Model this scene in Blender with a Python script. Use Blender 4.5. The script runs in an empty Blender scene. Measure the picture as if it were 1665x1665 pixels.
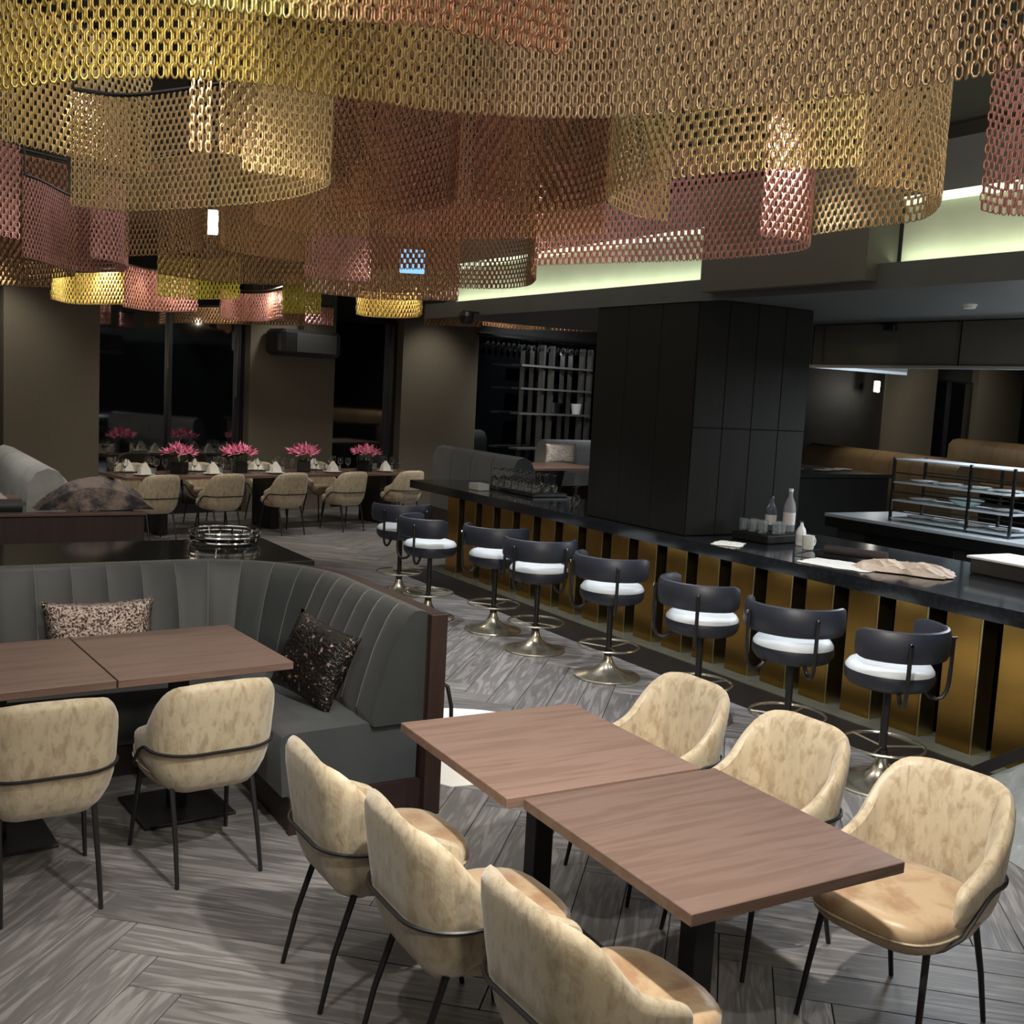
import bpy, bmesh, math, random
from math import sin, cos, pi, radians as RAD, hypot, atan2, sqrt
from mathutils import Vector, Matrix
import numpy as np
random.seed(7)
SC = bpy.context.scene
COL = SC.collection
# ---------------------------------------------------------------- camera
cam = bpy.data.cameras.new('camera'); camo = bpy.data.objects.new('camera', cam); COL.objects.link(camo)
cam.sensor_width = 36; cam.sensor_fit = 'HORIZONTAL'; cam.lens = 36*1763/1665
CX, CY, CZ = ((0.8518412, -0.521142, 0.052703), (0.0126163, 0.1210008, 0.9925722), (-0.5236482, -0.844849, 0.1096483))
m = Matrix(((CX[0], CY[0], CZ[0], 0), (CX[1], CY[1], CZ[1], 0), (CX[2], CY[2], CZ[2], 2.0), (0, 0, 0, 1)))
camo.matrix_world = m
cam.clip_start = .05; cam.clip_end = 120
SC.camera = camo
# ---------------------------------------------------------------- world / exposure
w = bpy.data.worlds.new('world'); SC.world = w; w.use_nodes = True
w.node_tree.nodes['Background'].inputs[0].default_value = (.75, .85, 1, 1)
w.node_tree.nodes['Background'].inputs[1].default_value = .02
SC.view_settings.view_transform = 'Standard'; SC.view_settings.look = 'None'
SC.view_settings.gamma = 1; SC.view_settings.use_curve_mapping = False
SC.view_settings.exposure = 0.22
# ---------------------------------------------------------------- room lights (ceiling downlights and added fill)
def light(name, kind, loc, power, color=(1, .86, .68), size=.1, target=None, angle=110, blend=.5, sx=None):
    l = bpy.data.lights.new(name, kind); l.energy = power; l.color = color
    if kind == 'SPOT':
        l.spot_size = RAD(angle); l.spot_blend = blend; l.shadow_soft_size = size
    elif kind == 'AREA':
        l.shape = 'RECTANGLE'; l.size = sx or size; l.size_y = size
    else:
        l.shadow_soft_size = size
    o = bpy.data.objects.new(name, l); COL.objects.link(o); o.location = loc
    t = Vector(target) if target else Vector((loc[0], loc[1], loc[2]-1))
    d = t-Vector(loc)
    o.rotation_euler = d.to_track_quat('-Z', 'Y').to_euler()
    return o
WARM = (1, .83, .62); NEU = (1, .94, .84); COOL = (.86, .93, 1)
# over the right-hand table and its chairs
light('downlight', 'SPOT', (1.55, 1.9, 2.76), 260, NEU, .04, (2.7, 2.75, .5), 110, .6)
light('downlight', 'SPOT', (1.5, 1.0, 2.8), 70, NEU, .04, (1.9, 3.3, .5), 100, .7)
light('downlight', 'SPOT', (0.2, 1.9, 3.3), 95, NEU, .04, (.9, 3.9, .5), 95, .7)
# over the corner banquette
light('downlight', 'SPOT', (.9, 4.0, 3.4), 70, NEU, .05, (1.1, 5.0, .7), 100, .8)
# aisle and stools
for y in (3.2, 4.6, 6.0, 7.4, 8.8):
    light('downlight', 'SPOT', (4.35, y, 3.3), 130, (.9, .95, 1), .04, (4.5, y+.1, 0), 70, .6)
for y in (3.6, 5.6, 7.6):
    light('downlight', 'SPOT', (3.55, y, 3.3), 85, NEU, .05, (3.5, y+.1, 0), 90, .8)
# far dining table
for x, y in ((3.6, 12.9), (4.8, 13.2), (6.0, 13.5), (2.4, 12.6)):
    light('downlight', 'SPOT', (x, y, 3.3), 60, NEU, .05, (x, y+.5, 0), 85, .6)
for x, y in ((4.4, 13.2), (4.9, 10.45), (2.25, 12.6), (3.1, 12.9), (7.5, 12.25), (2.1, 16.3)):
    light('shade_lamp', 'POINT', (x, y, 3.0), 7, WARM, .04)
# unseen fill spots added to brighten the far wall pillars
for x, y in ((1.6, 14.2), (4.2, 14.6), (5.8, 15.0), (8.6, 15.6)):
    light('fill_spot', 'SPOT', (x, y, 3.3), 42, (1, .93, .8), .1, (x-.05, y+1.1, 1.2), 100, .8)
for x, y in ((22.5, 16.5), (26, 17.5), (29.5, 18.5)):
    light('fill_spot', 'SPOT', (x, y, 3.2), 90, (1, .95, .8), .1, (x+.8, y+2.8, 1.5), 110, .8)
light('downlight', 'SPOT', (10.9, 15.6, 3.4), 110, (.95, .97, 1), .06, (11.3, 17.2, 2.0), 120, .8)  # spot added to brighten the hanging glasses
# kitchen
light('kitchen_light', 'AREA', (8.75, 5.2, 2.37), 110, COOL, .3, None, sx=3.0)
light('kitchen_light', 'AREA', (9.6, 6.6, 2.7), 40, COOL, .6)
light('downlight', 'SPOT', (13.4, 11.4, 2.9), 60, WARM, .1, (13.4, 11.0, 1), 110, .6)
light('downlight', 'SPOT', (22, 15.5, 3.2), 90, WARM, .1, (23.5, 16, 1), 110, .6)
light('downlight', 'SPOT', (8.9, 12.9, 3.3), 260, NEU, .06, (8.8, 13.6, .8), 90, .6)
light('downlight', 'SPOT', (1.0, 11.5, 3.2), 80, NEU, .06, (1.3, 12.2, .8), 90, .6)
light('downlight', 'SPOT', (6.2, 4.8, 2.7), 40, COOL, .05, (6.2, 4.9, 0), 80, .6)
# fill spots added behind the camera to light the chain curtains
light('fill_spot', 'SPOT', (.6, -.6, 2.9), 130, (1, .88, .66), .15, (1.4, 3.2, 3.0), 110, .6)
light('fill_spot', 'SPOT', (2.2, -.8, 2.9), 75, (1, .86, .68), .15, (3.2, 4.5, 3.0), 110, .6)
for a, b in (((1.2, 3.6, 2.5), (1.5, 8.0, 3.0)), ((3.0, 4.2, 2.5), (3.3, 8.5, 3.0)), ((2.6, 2.0, 2.5), (3.7, 5.0, 3.05)), ((2.6, 9.4, 2.4), (3.2, 13, 2.9))):  # unseen spots added under the curtains to light those farther back
    light('fill_spot', 'SPOT', a, 34, (1, .84, .66), .1, b, 100, .9)
light('kitchen_light', 'POINT', (7.5, 4.4, 1.5), 26, (1, .98, .93), .25)  # unseen point light added as bounce for soffit and hood
light('downlight', 'SPOT', (5.5, 11.9, 3.3), 170, NEU, .05, (6.6, 11.9, .6), 90, .7)  # spot added to brighten the dark booth sofa
light('downlight', 'SPOT', (1.0, 6.0, 3.4), 60, NEU, .08, (1.0, 7.6, .6), 100, .8)
# general bounce of the many lamps of the room
light('room_bounce', 'AREA', (2.5, 6.5, 3.7), 110, (1, .93, .84), 9, None, sx=7)

# ---------------------------------------------------------------- materials
MATS = {}
def mat(name, color, rough=.5, metal=0, spec=.5, noise=None, bump=None, emit=None, trans=0, ior=1.45, sheen=0, coat=0, stretch=(1, 1, 1), alpha=1, coords='Object', aniso=0):
    if name in MATS: return MATS[name]
    m = bpy.data.materials.new(name); m.use_nodes = True; nt = m.node_tree; N = nt.nodes; L = nt.links
    b = N['Principled BSDF']
    b.inputs['Base Color'].default_value = (*color, 1); b.inputs['Roughness'].default_value = rough
    b.inputs['Metallic'].default_value = metal; b.inputs['Specular IOR Level'].default_value = spec
    b.inputs['IOR'].default_value = ior; b.inputs['Transmission Weight'].default_value = trans
    b.inputs['Sheen Weight'].default_value = sheen; b.inputs['Coat Weight'].default_value = coat
    b.inputs['Alpha'].default_value = alpha
    if emit:
        b.inputs['Emission Color'].default_value = (*emit[0], 1); b.inputs['Emission Strength'].default_value = emit[1]
    if noise or bump:
        tc = N.new('ShaderNodeTexCoord'); mp = N.new('ShaderNodeMapping'); mp.inputs['Scale'].default_value = stretch
        if coords == 'World':
            g = N.new('ShaderNodeNewGeometry'); L.new(g.outputs['Position'], mp.inputs['Vector'])
        else:
            L.new(tc.outputs[coords], mp.inputs['Vector'])
    if noise:  # (scale, color2, lo, hi[, distortion])
        n = N.new('ShaderNodeTexNoise'); n.inputs['Scale'].default_value = noise[0]; n.inputs['Detail'].default_value = 6
        n.inputs['Roughness'].default_value = .62
        n.inputs['Distortion'].default_value = noise[4] if len(noise) > 4 else 0
        L.new(mp.outputs[0], n.inputs['Vector'])
        r = N.new('ShaderNodeValToRGB'); r.color_ramp.elements[0].position = noise[2]; r.color_ramp.elements[1].position = noise[3]
        r.color_ramp.elements[0].color = (*color, 1); r.color_ramp.elements[1].color = (*noise[1], 1)
        L.new(n.outputs[0], r.inputs[0]); L.new(r.outputs[0], b.inputs['Base Color'])
    if bump:  # (scale, strength, distance)
        n2 = N.new('ShaderNodeTexNoise'); n2.inputs['Scale'].default_value = bump[0]; n2.inputs['Detail'].default_value = 4
        L.new(mp.outputs[0], n2.inputs['Vector'])
        bp = N.new('ShaderNodeBump'); bp.inputs['Strength'].default_value = bump[1]; bp.inputs['Distance'].default_value = bump[2] if len(bump) > 2 else .01
        L.new(n2.outputs[0], bp.inputs['Height']); L.new(bp.outputs[0], b.inputs['Normal'])
    MATS[name] = m; return m
VELVET = mat('champagne_velvet', (.47, .40, .285), .42, sheen=.35, noise=(17, (.325, .25, .165), .46, .66, .5), bump=(34, .5, .004), stretch=(1.8, 1.8, .8))
VELVET_IN = mat('seat_velvet', (.43, .31, .19), .36, sheen=.3, noise=(8, (.31, .185, .10), .47, .62, .5), bump=(30, .2, .004))
BLACK = mat('black_metal', (.012, .012, .013), .4, 1*0, .5)
BLACKW = mat('black_wood', (.008, .008, .007), .7, spec=.2, noise=(3, (.011, .011, .0095), .3, .7), stretch=(12, 12, 1))
GLOSSB = mat('black_stone', (.01, .011, .013), .11, spec=.6, noise=(30, (.018, .019, .022), .4, .7))
WENGE = mat('wenge_wood', (.020, .010, .009), .45, noise=(2, (.034, .018, .015), .35, .7), stretch=(10, 10, 1.2))
GREYF = mat('grey_leather', (.021, .024, .0255), .50, sheen=.12, noise=(5, (.028, .032, .033), .3, .7), bump=(60, .1, .002))
LGREYF = mat('pale_grey_leather', (.44, .45, .44), .5, noise=(5, (.32, .33, .33), .3, .7))
NAVY = mat('slate_leather', (.020, .024, .036), .42, noise=(5, (.026, .028, .040), .3, .7), bump=(60, .1, .002))
PAD = mat('pale_seat_leather', (.55, .60, .64), .4, noise=(5, (.66, .70, .73), .3, .7))
BRASS = mat('brass', (.55, .34, .09), .22, 1, noise=(1.2, (.42, .24, .06), .3, .7))
BRASSE = mat('brass_edge', (.75, .60, .28), .3, 1)
NICKEL = mat('antique_nickel', (.66, .64, .54), .24, .9)
STEEL = mat('steel', (.50, .55, .58), .32, .55)
DSTEEL = mat('dark_steel', (.11, .115, .115), .3, 1)
CHROME = mat('chrome', (.75, .75, .75), .1, 1)
WHITE = mat('white_china', (.75, .75, .72), .3)
LINEN = mat('white_linen', (.72, .70, .64), .8, bump=(20, .3, .01))
GLASS = mat('clear_glass', (.95, .98, .98), .03, trans=1, ior=1.45)
PANEG = mat('night_glass', (.004, .005, .006), .04, spec=1.0, ior=2.2)
TAUPE = mat('taupe_wall', (.13, .112, .085), .8, noise=(40, (.145, .125, .096), .3, .7), stretch=(1, 1, .3))
CEIL = mat('dark_ceiling', (.03, .026, .02), .8, noise=(4, (.04, .034, .026), .3, .7))
DARKW = mat('dark_wall', (.012, .012, .011), .7, noise=(3, (.018, .018, .016), .3, .7))
SOFFIT = mat('soffit_grey', (.06, .063, .058), .6, noise=(3, (.072, .075, .07), .3, .7))
COVE = mat('pale_green_plaster', (.42, .46, .34), .7, noise=(3, (.48, .52, .40), .3, .7))
def emis(name, c, s): return mat(name, c, .5, emit=(c, s))
LED = emis('led_strip', (.92, 1, .80), 1.2)
PINK = mat('pink_petal', (.75, .12, .28), .5, noise=(30, (.85, .35, .5), .35, .65))
GREEN = mat('leaf_green', (.06, .12, .03), .5, noise=(30, (.1, .2, .05), .35, .65))
SEQP = mat('sequin_pale', (.55, .45, .40), .3, .6, noise=(90, (.06, .035, .03), .47, .56), bump=(90, 1, .01))
SEQD = mat('sequin_dark', (.012, .010, .009), .2, .4, noise=(38, (.45, .33, .28), .60, .68), bump=(60, 1, .012))
TAN = mat('tan_leather', (.20, .145, .09), .5, noise=(3, (.14, .10, .05), .3, .7))
def wood(name, c1, c2, rough=.4, scale=(1, 14, 14), island=True, bumpst=.15, coords='Object', bands=3.0):
    m = bpy.data.materials.new(name); m.use_nodes = True; nt = m.node_tree; N = nt.nodes; L = nt.links
    b = N['Principled BSDF']; b.inputs['Roughness'].default_value = rough
    tc = N.new('ShaderNodeTexCoord'); mp = N.new('ShaderNodeMapping'); mp.inputs['Scale'].default_value = scale
    oi = N.new('ShaderNodeObjectInfo'); vm = N.new('ShaderNodeVectorMath'); vm.operation = 'SCALE'
    cb = N.new('ShaderNodeCombineXYZ')
    for i in range(3): L.new(oi.outputs['Random'], cb.inputs[i])
    L.new(cb.outputs[0], vm.inputs[0]); vm.inputs['Scale'].default_value = 37
    ad = N.new('ShaderNodeVectorMath'); L.new(tc.outputs[coords], ad.inputs[0]); L.new(vm.outputs[0], ad.inputs[1])
    L.new(ad.outputs[0], mp.inputs['Vector'])
    n = N.new('ShaderNodeTexNoise'); n.inputs['Scale'].default_value = 1.6; n.inputs['Detail'].default_value = 8; n.inputs['Distortion'].default_value = .6
    L.new(mp.outputs[0], n.inputs['Vector'])
    # grain rings
    mu = N.new('ShaderNodeMath'); mu.operation = 'MULTIPLY'; mu.inputs[1].default_value = bands*6; L.new(n.outputs[0], mu.inputs[0])
    sn = N.new('ShaderNodeMath'); sn.operation = 'SINE'; L.new(mu.outputs[0], sn.inputs[0])
    ma = N.new('ShaderNodeMapRange'); ma.inputs['From Min'].default_value = -1; ma.inputs['From Max'].default_value = 1; L.new(sn.outputs[0], ma.inputs['Value'])
    mx = N.new('ShaderNodeMix'); mx.data_type = 'RGBA'; L.new(ma.outputs[0], mx.inputs[0])
    mx.inputs[6].default_value = (*c1, 1); mx.inputs[7].default_value = (*c2, 1)
    hs = N.new('ShaderNodeHueSaturation'); r = N.new('ShaderNodeMapRange'); r.inputs['To Min'].default_value = .78; r.inputs['To Max'].default_value = 1.2
    L.new(oi.outputs['Random'], r.inputs['Value']); L.new(r.outputs[0], hs.inputs['Value']); L.new(mx.outputs[2], hs.inputs['Color'])
    L.new(hs.outputs[0], b.inputs['Base Color'])
    bp = N.new('ShaderNodeBump'); bp.inputs['Strength'].default_value = bumpst; bp.inputs['Distance'].default_value = .003
    L.new(ma.outputs[0], bp.inputs['Height']); L.new(bp.outputs[0], b.inputs['Normal'])
    MATS[name] = m; return m
TABLEW = wood('walnut_top', (.140, .088, .070), (.172, .112, .092), .42, (1.1, 13, 13), bumpst=.10, bands=3)
PLANK = wood('grey_oak', (.132, .127, .128), (.250, .240, .243), .40, (1.3, 12, 12), bumpst=.25, bands=3.6)

# ---------------------------------------------------------------- mesh helpers
class MB:
    def __init__(s): s.v = []; s.f = []
    def add(s, vs, fs):
        o = len(s.v); s.v += [tuple(v) for v in vs]; s.f += [tuple(i+o for i in f) for f in fs]; return s
    def box(s, c, d, rz=0, bev=0):
        x, y, z = d[0]/2, d[1]/2, d[2]/2
        if bev <= 0:
            vs = [(a*x, b*y, e*z) for e in (-1, 1) for a, b in ((-1, -1), (1, -1), (1, 1), (-1, 1))]
            fs = [(3, 2, 1, 0), (4, 5, 6, 7)]+[(i, (i+1) % 4, (i+1) % 4+4, i+4) for i in range(4)]
        else:
            k = bev; rings = [(x-k, y-k, -z), (x, y, -z+k), (x, y, z-k), (x-k, y-k, z)]
            vs = []
            for i, (a, b, zz) in enumerate(rings):
                kk = k if i in (1, 2) else k*.3
                for sx, sy in ((-1, -1), (1, -1), (1, 1), (-1, 1)):
                    p = [(sx*a, sy*(b-kk)), (sx*(a-kk), sy*b)]
                    if sx*sy < 0: p = p if sy > 0 else p[::-1]
                    else: p = p if sy < 0 else p[::-1]
                    if (sx, sy) == (-1, -1): p = [(-a, -(b-kk)), (-(a-kk), -b)]
                    if (sx, sy) == (1, -1): p = [((a-kk), -b), (a, -(b-kk))]
                    if (sx, sy) == (1, 1): p = [(a, (b-kk)), ((a-kk), b)]
                    if (sx, sy) == (-1, 1): p = [(-(a-kk), b), (-a, (b-kk))]
                    vs += [(q[0], q[1], zz) for q in p]
            fs = [tuple(range(7, -1, -1)), tuple(range(24, 32))]
            for r in range(3):
                for i in range(8): fs.append((r*8+i, r*8+(i+1) % 8, r*8+8+(i+1) % 8, r*8+8+i))
        ca, sa = cos(rz), sin(rz)
        return s.add([(c[0]+v[0]*ca-v[1]*sa, c[1]+v[0]*sa+v[1]*ca, c[2]+v[2]) for v in vs], fs)
    def cyl(s, c, r, h, n=16, r2=None, cap=True):
        r2 = r if r2 is None else r2
        vs = [(c[0]+r*cos(2*pi*i/n), c[1]+r*sin(2*pi*i/n), c[2]) for i in range(n)]+[(c[0]+r2*cos(2*pi*i/n), c[1]+r2*sin(2*pi*i/n), c[2]+h) for i in range(n)]
        fs = [(i, (i+1) % n, (i+1) % n+n, i+n) for i in range(n)]
        if cap: fs += [tuple(range(n-1, -1, -1)), tuple(range(n, 2*n))]
        return s.add(vs, fs)
    def lathe(s, prof, c=(0, 0, 0), n=24):
        vs = []; fs = []; k = len(prof)
        for i in range(n):
            a = 2*pi*i/n
            for r, z in prof: vs.append((c[0]+r*cos(a), c[1]+r*sin(a), c[2]+z))
        for i in range(n):
            for j in range(k-1):
                a, b = i*k+j, ((i+1) % n)*k+j
                fs.append((a, b, b+1, a+1))
        return s.add(vs, fs)
    def tube(s, pts, r, n=8, closed=False, r2=None):
        P = [Vector(p) for p in pts]; k = len(P); vs = []; fs = []
        up = Vector((0, 0, 1)); prev = None
        for i, p in enumerate(P):
            if closed: t = P[(i+1) % k]-P[i-1]
            else: t = P[min(i+1, k-1)]-P[max(i-1, 0)]
            t.normalize()
            if prev is None:
                a = t.cross(up)
                if a.length < 1e-3: a = t.cross(Vector((1, 0, 0)))
                a.normalize()
            else:
                a = prev-t*prev.dot(t); a.normalize()
            prev = a; b = t.cross(a)
            rr = r if r2 is None else r+(r2-r)*i/(k-1)
            for j in range(n):
                q = p+(a*cos(2*pi*j/n)+b*sin(2*pi*j/n))*rr; vs.append(tuple(q))
        m = k if closed else k-1
        for i in range(m):
            for j in range(n):
                a0 = i*n+j; a1 = i*n+(j+1) % n; b0 = ((i+1) % k)*n+j; b1 = ((i+1) % k)*n+(j+1) % n
                fs.append((a0, b0, b1, a1))
        if not closed: fs += [tuple(range(n)), tuple(range((k-1)*n+n-1, (k-1)*n-1, -1))]
        return s.add(vs, fs)
    def loft(s, rings, closed=True, caps=True):
        k = len(rings[0]); vs = [p for r in rings for p in r]; fs = []
        for i in range(len(rings)-1):
            for j in range(k if closed else k-1):
                a = i*k+j; b = i*k+(j+1) % k
                fs.append((a, b, b+k, a+k))
        if caps: fs += [tuple(range(k-1, -1, -1)), tuple(range((len(rings)-1)*k, len(rings)*k))]
        return s.add(vs, fs)
    def prism(s, poly, z0, z1):
        n = len(poly)
        return s.add([(p[0], p[1], z0) for p in poly]+[(p[0], p[1], z1) for p in poly],
                     [tuple(range(n-1, -1, -1)), tuple(range(n, 2*n))]+[(i, (i+1) % n, (i+1) % n+n, i+n) for i in range(n)])
    def mesh(s, name, m, smooth=False):
        me = bpy.data.meshes.new(name); me.from_pydata(s.v, [], s.f); me.validate()
        bm = bmesh.new(); bm.from_mesh(me); bmesh.ops.recalc_face_normals(bm, faces=bm.faces); bm.to_mesh(me); bm.free()
        me.materials.append(m)
        if smooth:
            me.shade_smooth()
            try: me.set_sharp_from_angle(angle=RAD(40))
            except Exception: pass
        return me
    def ob(s, name, m, parent=None, smooth=False, loc=None, rz=0, **kw):
        o = bpy.data.objects.new(name, s.mesh(name, m, smooth)); COL.objects.link(o)
        if parent: o.parent = parent
        if loc: o.location = loc
        o.rotation_euler.z = rz
        for k, v in kw.items(): o[k] = v
        return o
def thing(name, label, cat, loc=(0, 0, 0), rz=0, group=None):
    o = bpy.data.objects.new(name, None); o.empty_display_size = .1; COL.objects.link(o)
    o.location = loc; o.rotation_euler = (0, 0, rz); o['label'] = label; o['category'] = cat
    if group: o['group'] = group
    return o
def kids(o): return [c for c in bpy.data.objects if c.parent == o]
CH = {}
def dup(root, loc, rz=0, label=None, group=None):
    if root.name not in CH: CH[root.name] = [(c, kids(c)) for c in kids(root)]
    r = root.copy(); COL.objects.link(r); r.location = loc; r.rotation_euler = (0, 0, rz)
    if label: r['label'] = label
    if group: r['group'] = group
    for c, gs in CH[root.name]:
        k = c.copy(); COL.objects.link(k); k.parent = r
        for g in gs:
            q = g.copy(); COL.objects.link(q); q.parent = k
    return r
def struct(name, mb, m, smooth=False, loc=None, rz=0):
    return mb.ob(name, m, None, smooth, loc, rz, kind='structure')
class Series:  # first call places the prototype, later calls copy it
    def __init__(s, maker): s.mk = maker; s.p = None
    def __call__(s, loc, rz, label, group=None):
        if s.p is None:
            s.p = s.mk(); s.p.location = loc; s.p.rotation_euler = (0, 0, rz); s.p['label'] = label
            if group: s.p['group'] = group
            return s.p
        return dup(s.p, loc, rz, label, group)
# ================================================================ setting
FU = (.9755, .2198); FN = (-.2198, .9755); F0 = (3.2, 12.95); FR = atan2(.2198, .9755)
def FW(s, n, z=0): return (F0[0]+s*FU[0]+n*FN[0], F0[1]+s*FU[1]+n*FN[1], z)
# floor: slab, herringbone planks of grey oak
slab = struct('floor', MB().prism([(-5, -3), (36, -3), (36, 26), (-5, 26)], -.12, -.010), DARKW)
PW, PL = .19, 1.33
pm = MB().box((0, 0, -.005), (PL-.004, PW-.004, .010), bev=.0015).mesh('plank', PLANK)
def to_w(p, q):  # parquet frame -> room frame
    c = cos(RAD(47)); s_ = sin(RAD(47)); return (1.93+p*c-q*s_, 1.1+p*s_+q*c)
cand = []
for i in range(-60, 90):
    for j in range(-12, 12):
        for k in (0, 1):
            if k == 0: p, q, r = i*PW+j*PL+PL/2, i*PW-j*PL+PW/2, 0
            else: p, q, r = i*PW+j*PL+PL+PW/2, i*PW-j*PL+PW-PL/2, pi/2
            x, y = to_w(p, q)
            cand.append((x, y, r+RAD(47)))
def infloor(x, y):
    if y < 1.7 or y > 15 or x > 5.35 or x < -1.6+.0*y: return False
    if y < 3.4 and x < .2: return False
    if x > 1.9+(y-1.4)*1.1+1.9 and x > 3.9: return x < 5.35 and y > 3.0
    if x < (y-3.4)*.02-.7: return False
    if y > 4.9 and y < 6.6 and x < 2.1: return False   # under the corner seat
    return x > -.3 or y < 5
C1 = [c for c in cand if infloor(c[0], c[1])]
C1.sort(key=lambda c: hypot(c[0]-1.5, c[1]-1.0))
for x, y, r in C1[:298]:
    o = bpy.data.objects.new('plank', pm); COL.objects.link(o); o.parent = slab; o.location = (x, y, 0); o.rotation_euler.z = r
rest = MB(); near = set((round(c[0], 3), round(c[1], 3)) for c in C1[:298])
for x, y, r in cand:
    if (round(x, 3), round(y, 3)) in near or not (-2 < x < 14 and 1 < y < 17): continue
    rest.box((x, y, -.005), (PL-.004, PW-.004, .010), r)
rest.ob('plank_field', PLANK, slab, kind='stuff')
struct('floor_edge', MB().prism([(5.08, 2.0), (5.50, 2.0), (5.50, 10.6), (5.08, 10.6)], 0, .006), mat('black_inlay', (.010, .010, .011), .45, bump=(80, .2, .002)))
struct('trim_1', MB().prism([(5.50, 2.0), (5.80, 2.0), (5.80, 10.6), (5.50, 10.6)], 0, .012), mat('grey_green_tile', (.13, .135, .105), .25, noise=(4, (.10, .10, .08), .3, .7)))
struct('ceiling', MB().prism([(-5, -3), (36, -3), (36, 26), (-5, 26)], 3.78, 3.9), CEIL)
# back wall: pillars between dark windows
def fbox(mb, s0, s1, n0, n1, z0, z1):
    c = FW((s0+s1)/2, (n0+n1)/2, (z0+z1)/2); return mb.box(c, (s1-s0, n1-n0, z1-z0), FR)
wb = MB()
for s0, s1 in ((-.98, .25), (2.52, 4.03), (5.38, 7.07), (22.2, 25.3), (28.2, 31.8)): fbox(wb, s0, s1, 2.4, 2.9, 0, 3.78)
struct('wall_back', wb, TAUPE)
lint = MB(); fbox(lint, -4, 36, 2.62, 2.9, 3.05, 3.78); fbox(lint, -4, 36, 2.95, 3.0, 0, 3.78)
fbox(lint, 10.6, 22.2, 2.45, 2.9, 0, 3.78)
struct('wall_back_recess', lint, DARKW)
def window(idx, s0, s1, mulls):
    t = MB()
    fbox(t, s0, s1, 2.56, 2.66, 0, .12); fbox(t, s0, s1, 2.56, 2.66, 3.0, 3.06)
    fbox(t, s0, s0+.05, 2.56, 2.66, .12, 3.0); fbox(t, s1-.05, s1, 2.56, 2.66, .12, 3.0)
    fr = struct('window_%d' % idx, t, BLACK)
    xs = [s0+.05]+mulls+[s1-.05]
    for m_ in mulls:
        q = MB(); fbox(q, m_-.028, m_+.028, 2.54, 2.68, .12, 3.0); q.ob('mullion', mat('mullion_metal', (.035, .038, .045), .4, .5), fr)
    for a, b in zip(xs[:-1], xs[1:]):
        q = MB(); fbox(q, a+.03*(a != xs[0]), b-.03*(b != xs[-1]), 2.60, 2.615, .12, 3.0); q.ob('pane', PANEG, fr)
window(1, .25, 2.52, [1.33, 2.42]); window(2, 4.03, 5.38, [5.22]); window(3, 7.07, 10.6, [8.84]); window(4, -3.6, -.98, [-1.6])
window(5, 25.3, 28.2, [26.6])
struct('wall_left', MB().box((-4.9, 11, 1.9), (.2, 28, 3.8)), DARKW)
struct('wall_right', MB().box((35.9, 11, 1.9), (.2, 28, 3.8)), DARKW)
struct('wall_front', MB().box((15, -2.9, 1.9), (40, .2, 3.8)), DARKW)
# column clad in black boards
col = struct('wall_column', MB().box((6.215, 7.13, 1.875), (1.21, 1.32, 1.845)), BLACKW)
for k in range(3):
    MB().box((5.608, 6.69+.44*k, 1.875), (.014, .434, 1.84), bev=.003).ob('panel', BLACKW, col)
for k in range(4):
    for z0, z1 in ((.955, 1.8), (1.805, 2.795)):
        MB().box((5.76+.305*k, 6.464, (z0+z1)/2), (.30, .014, z1-z0), bev=.003).ob('panel', BLACKW, col)
# soffit over the bar with light coves
so = struct('ceiling_soffit', MB().box((9.1, 6.5, 2.85), (7.0, 9.2, .10)).box((5.61, 6.5, 2.85), (.04, 9.2, .16)).box((9.1, 6.5, 3.35), (6.5, 9.2, .9)), SOFFIT)
for y0, y1 in ((6.36, 10.72), (2.0, 4.76)):
    cp = struct('ceiling_cove', MB().box((5.80, (y0+y1)/2, 3.12), (.05, y1-y0, .42)), COVE)
    MB().box((5.675, (y0+y1)/2, 2.925), (.02, y1-y0-.02, .02)).ob('light_strip', LED, cp)
    MB().box((5.755, (y0+y1)/2, 3.335), (.03, y1-y0-.02, .05)).ob('light_strip', emis('led_strip_soft', (.88, 1, .78), .8), cp)
    light('cove_light', 'AREA', (5.70, (y0+y1)/2, 2.95), 1.25*(y1-y0), (.93, 1, .78), .04, (5.775, (y0+y1)/2, 3.15), sx=y1-y0)
struct('ceiling_box', MB().box((5.62, 5.56, 3.1), (.28, 1.56, .56)), mat('grey_taupe', (.07, .066, .05), .6))
# ================================================================ velvet dining chair
def ushape(n=44):
    """footprint of the shell from left arm tip round the back to right arm tip: (x, y, nx, ny, u)"""
    hw, yb, r, yf = .242, -.262, .15, .10
    P = []
    L1 = yf-(yb+r); La = pi/2*r; L2 = 2*(hw-r); T = 2*L1+2*La+L2
    ds = [T*i/n for i in range(n+1)]
    ex = [.003, .008, .015, .024, .036, .050]
    ds = sorted(set([round(v, 5) for v in ds if .055 < v < T-.055]+[0, T]+ex+[T-v for v in ex]))
    for d in ds:
        if d < L1: p = (-hw, yf-d, -1, 0)
        elif d < L1+La: a = (d-L1)/r; p = (-hw+r-r*cos(a), yb+r-r*sin(a), -cos(a), -sin(a))
        elif d < L1+La+L2: p = (-hw+r+d-L1-La, yb, 0, -1)
        elif d < L1+2*La+L2: a = (d-L1-La-L2)/r; p = (hw-r+r*sin(a), yb+r-r*cos(a), sin(a), -cos(a))
        else: p = (hw, yb+r+(d-L1-2*La-L2), 1, 0)
        P.append(p+(d-T/2,))
    return P, T/2, L1, La
def sm(a, b, x): t = max(0, min(1, (x-a)/(b-a))); return t*t*(3-2*t)
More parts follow.
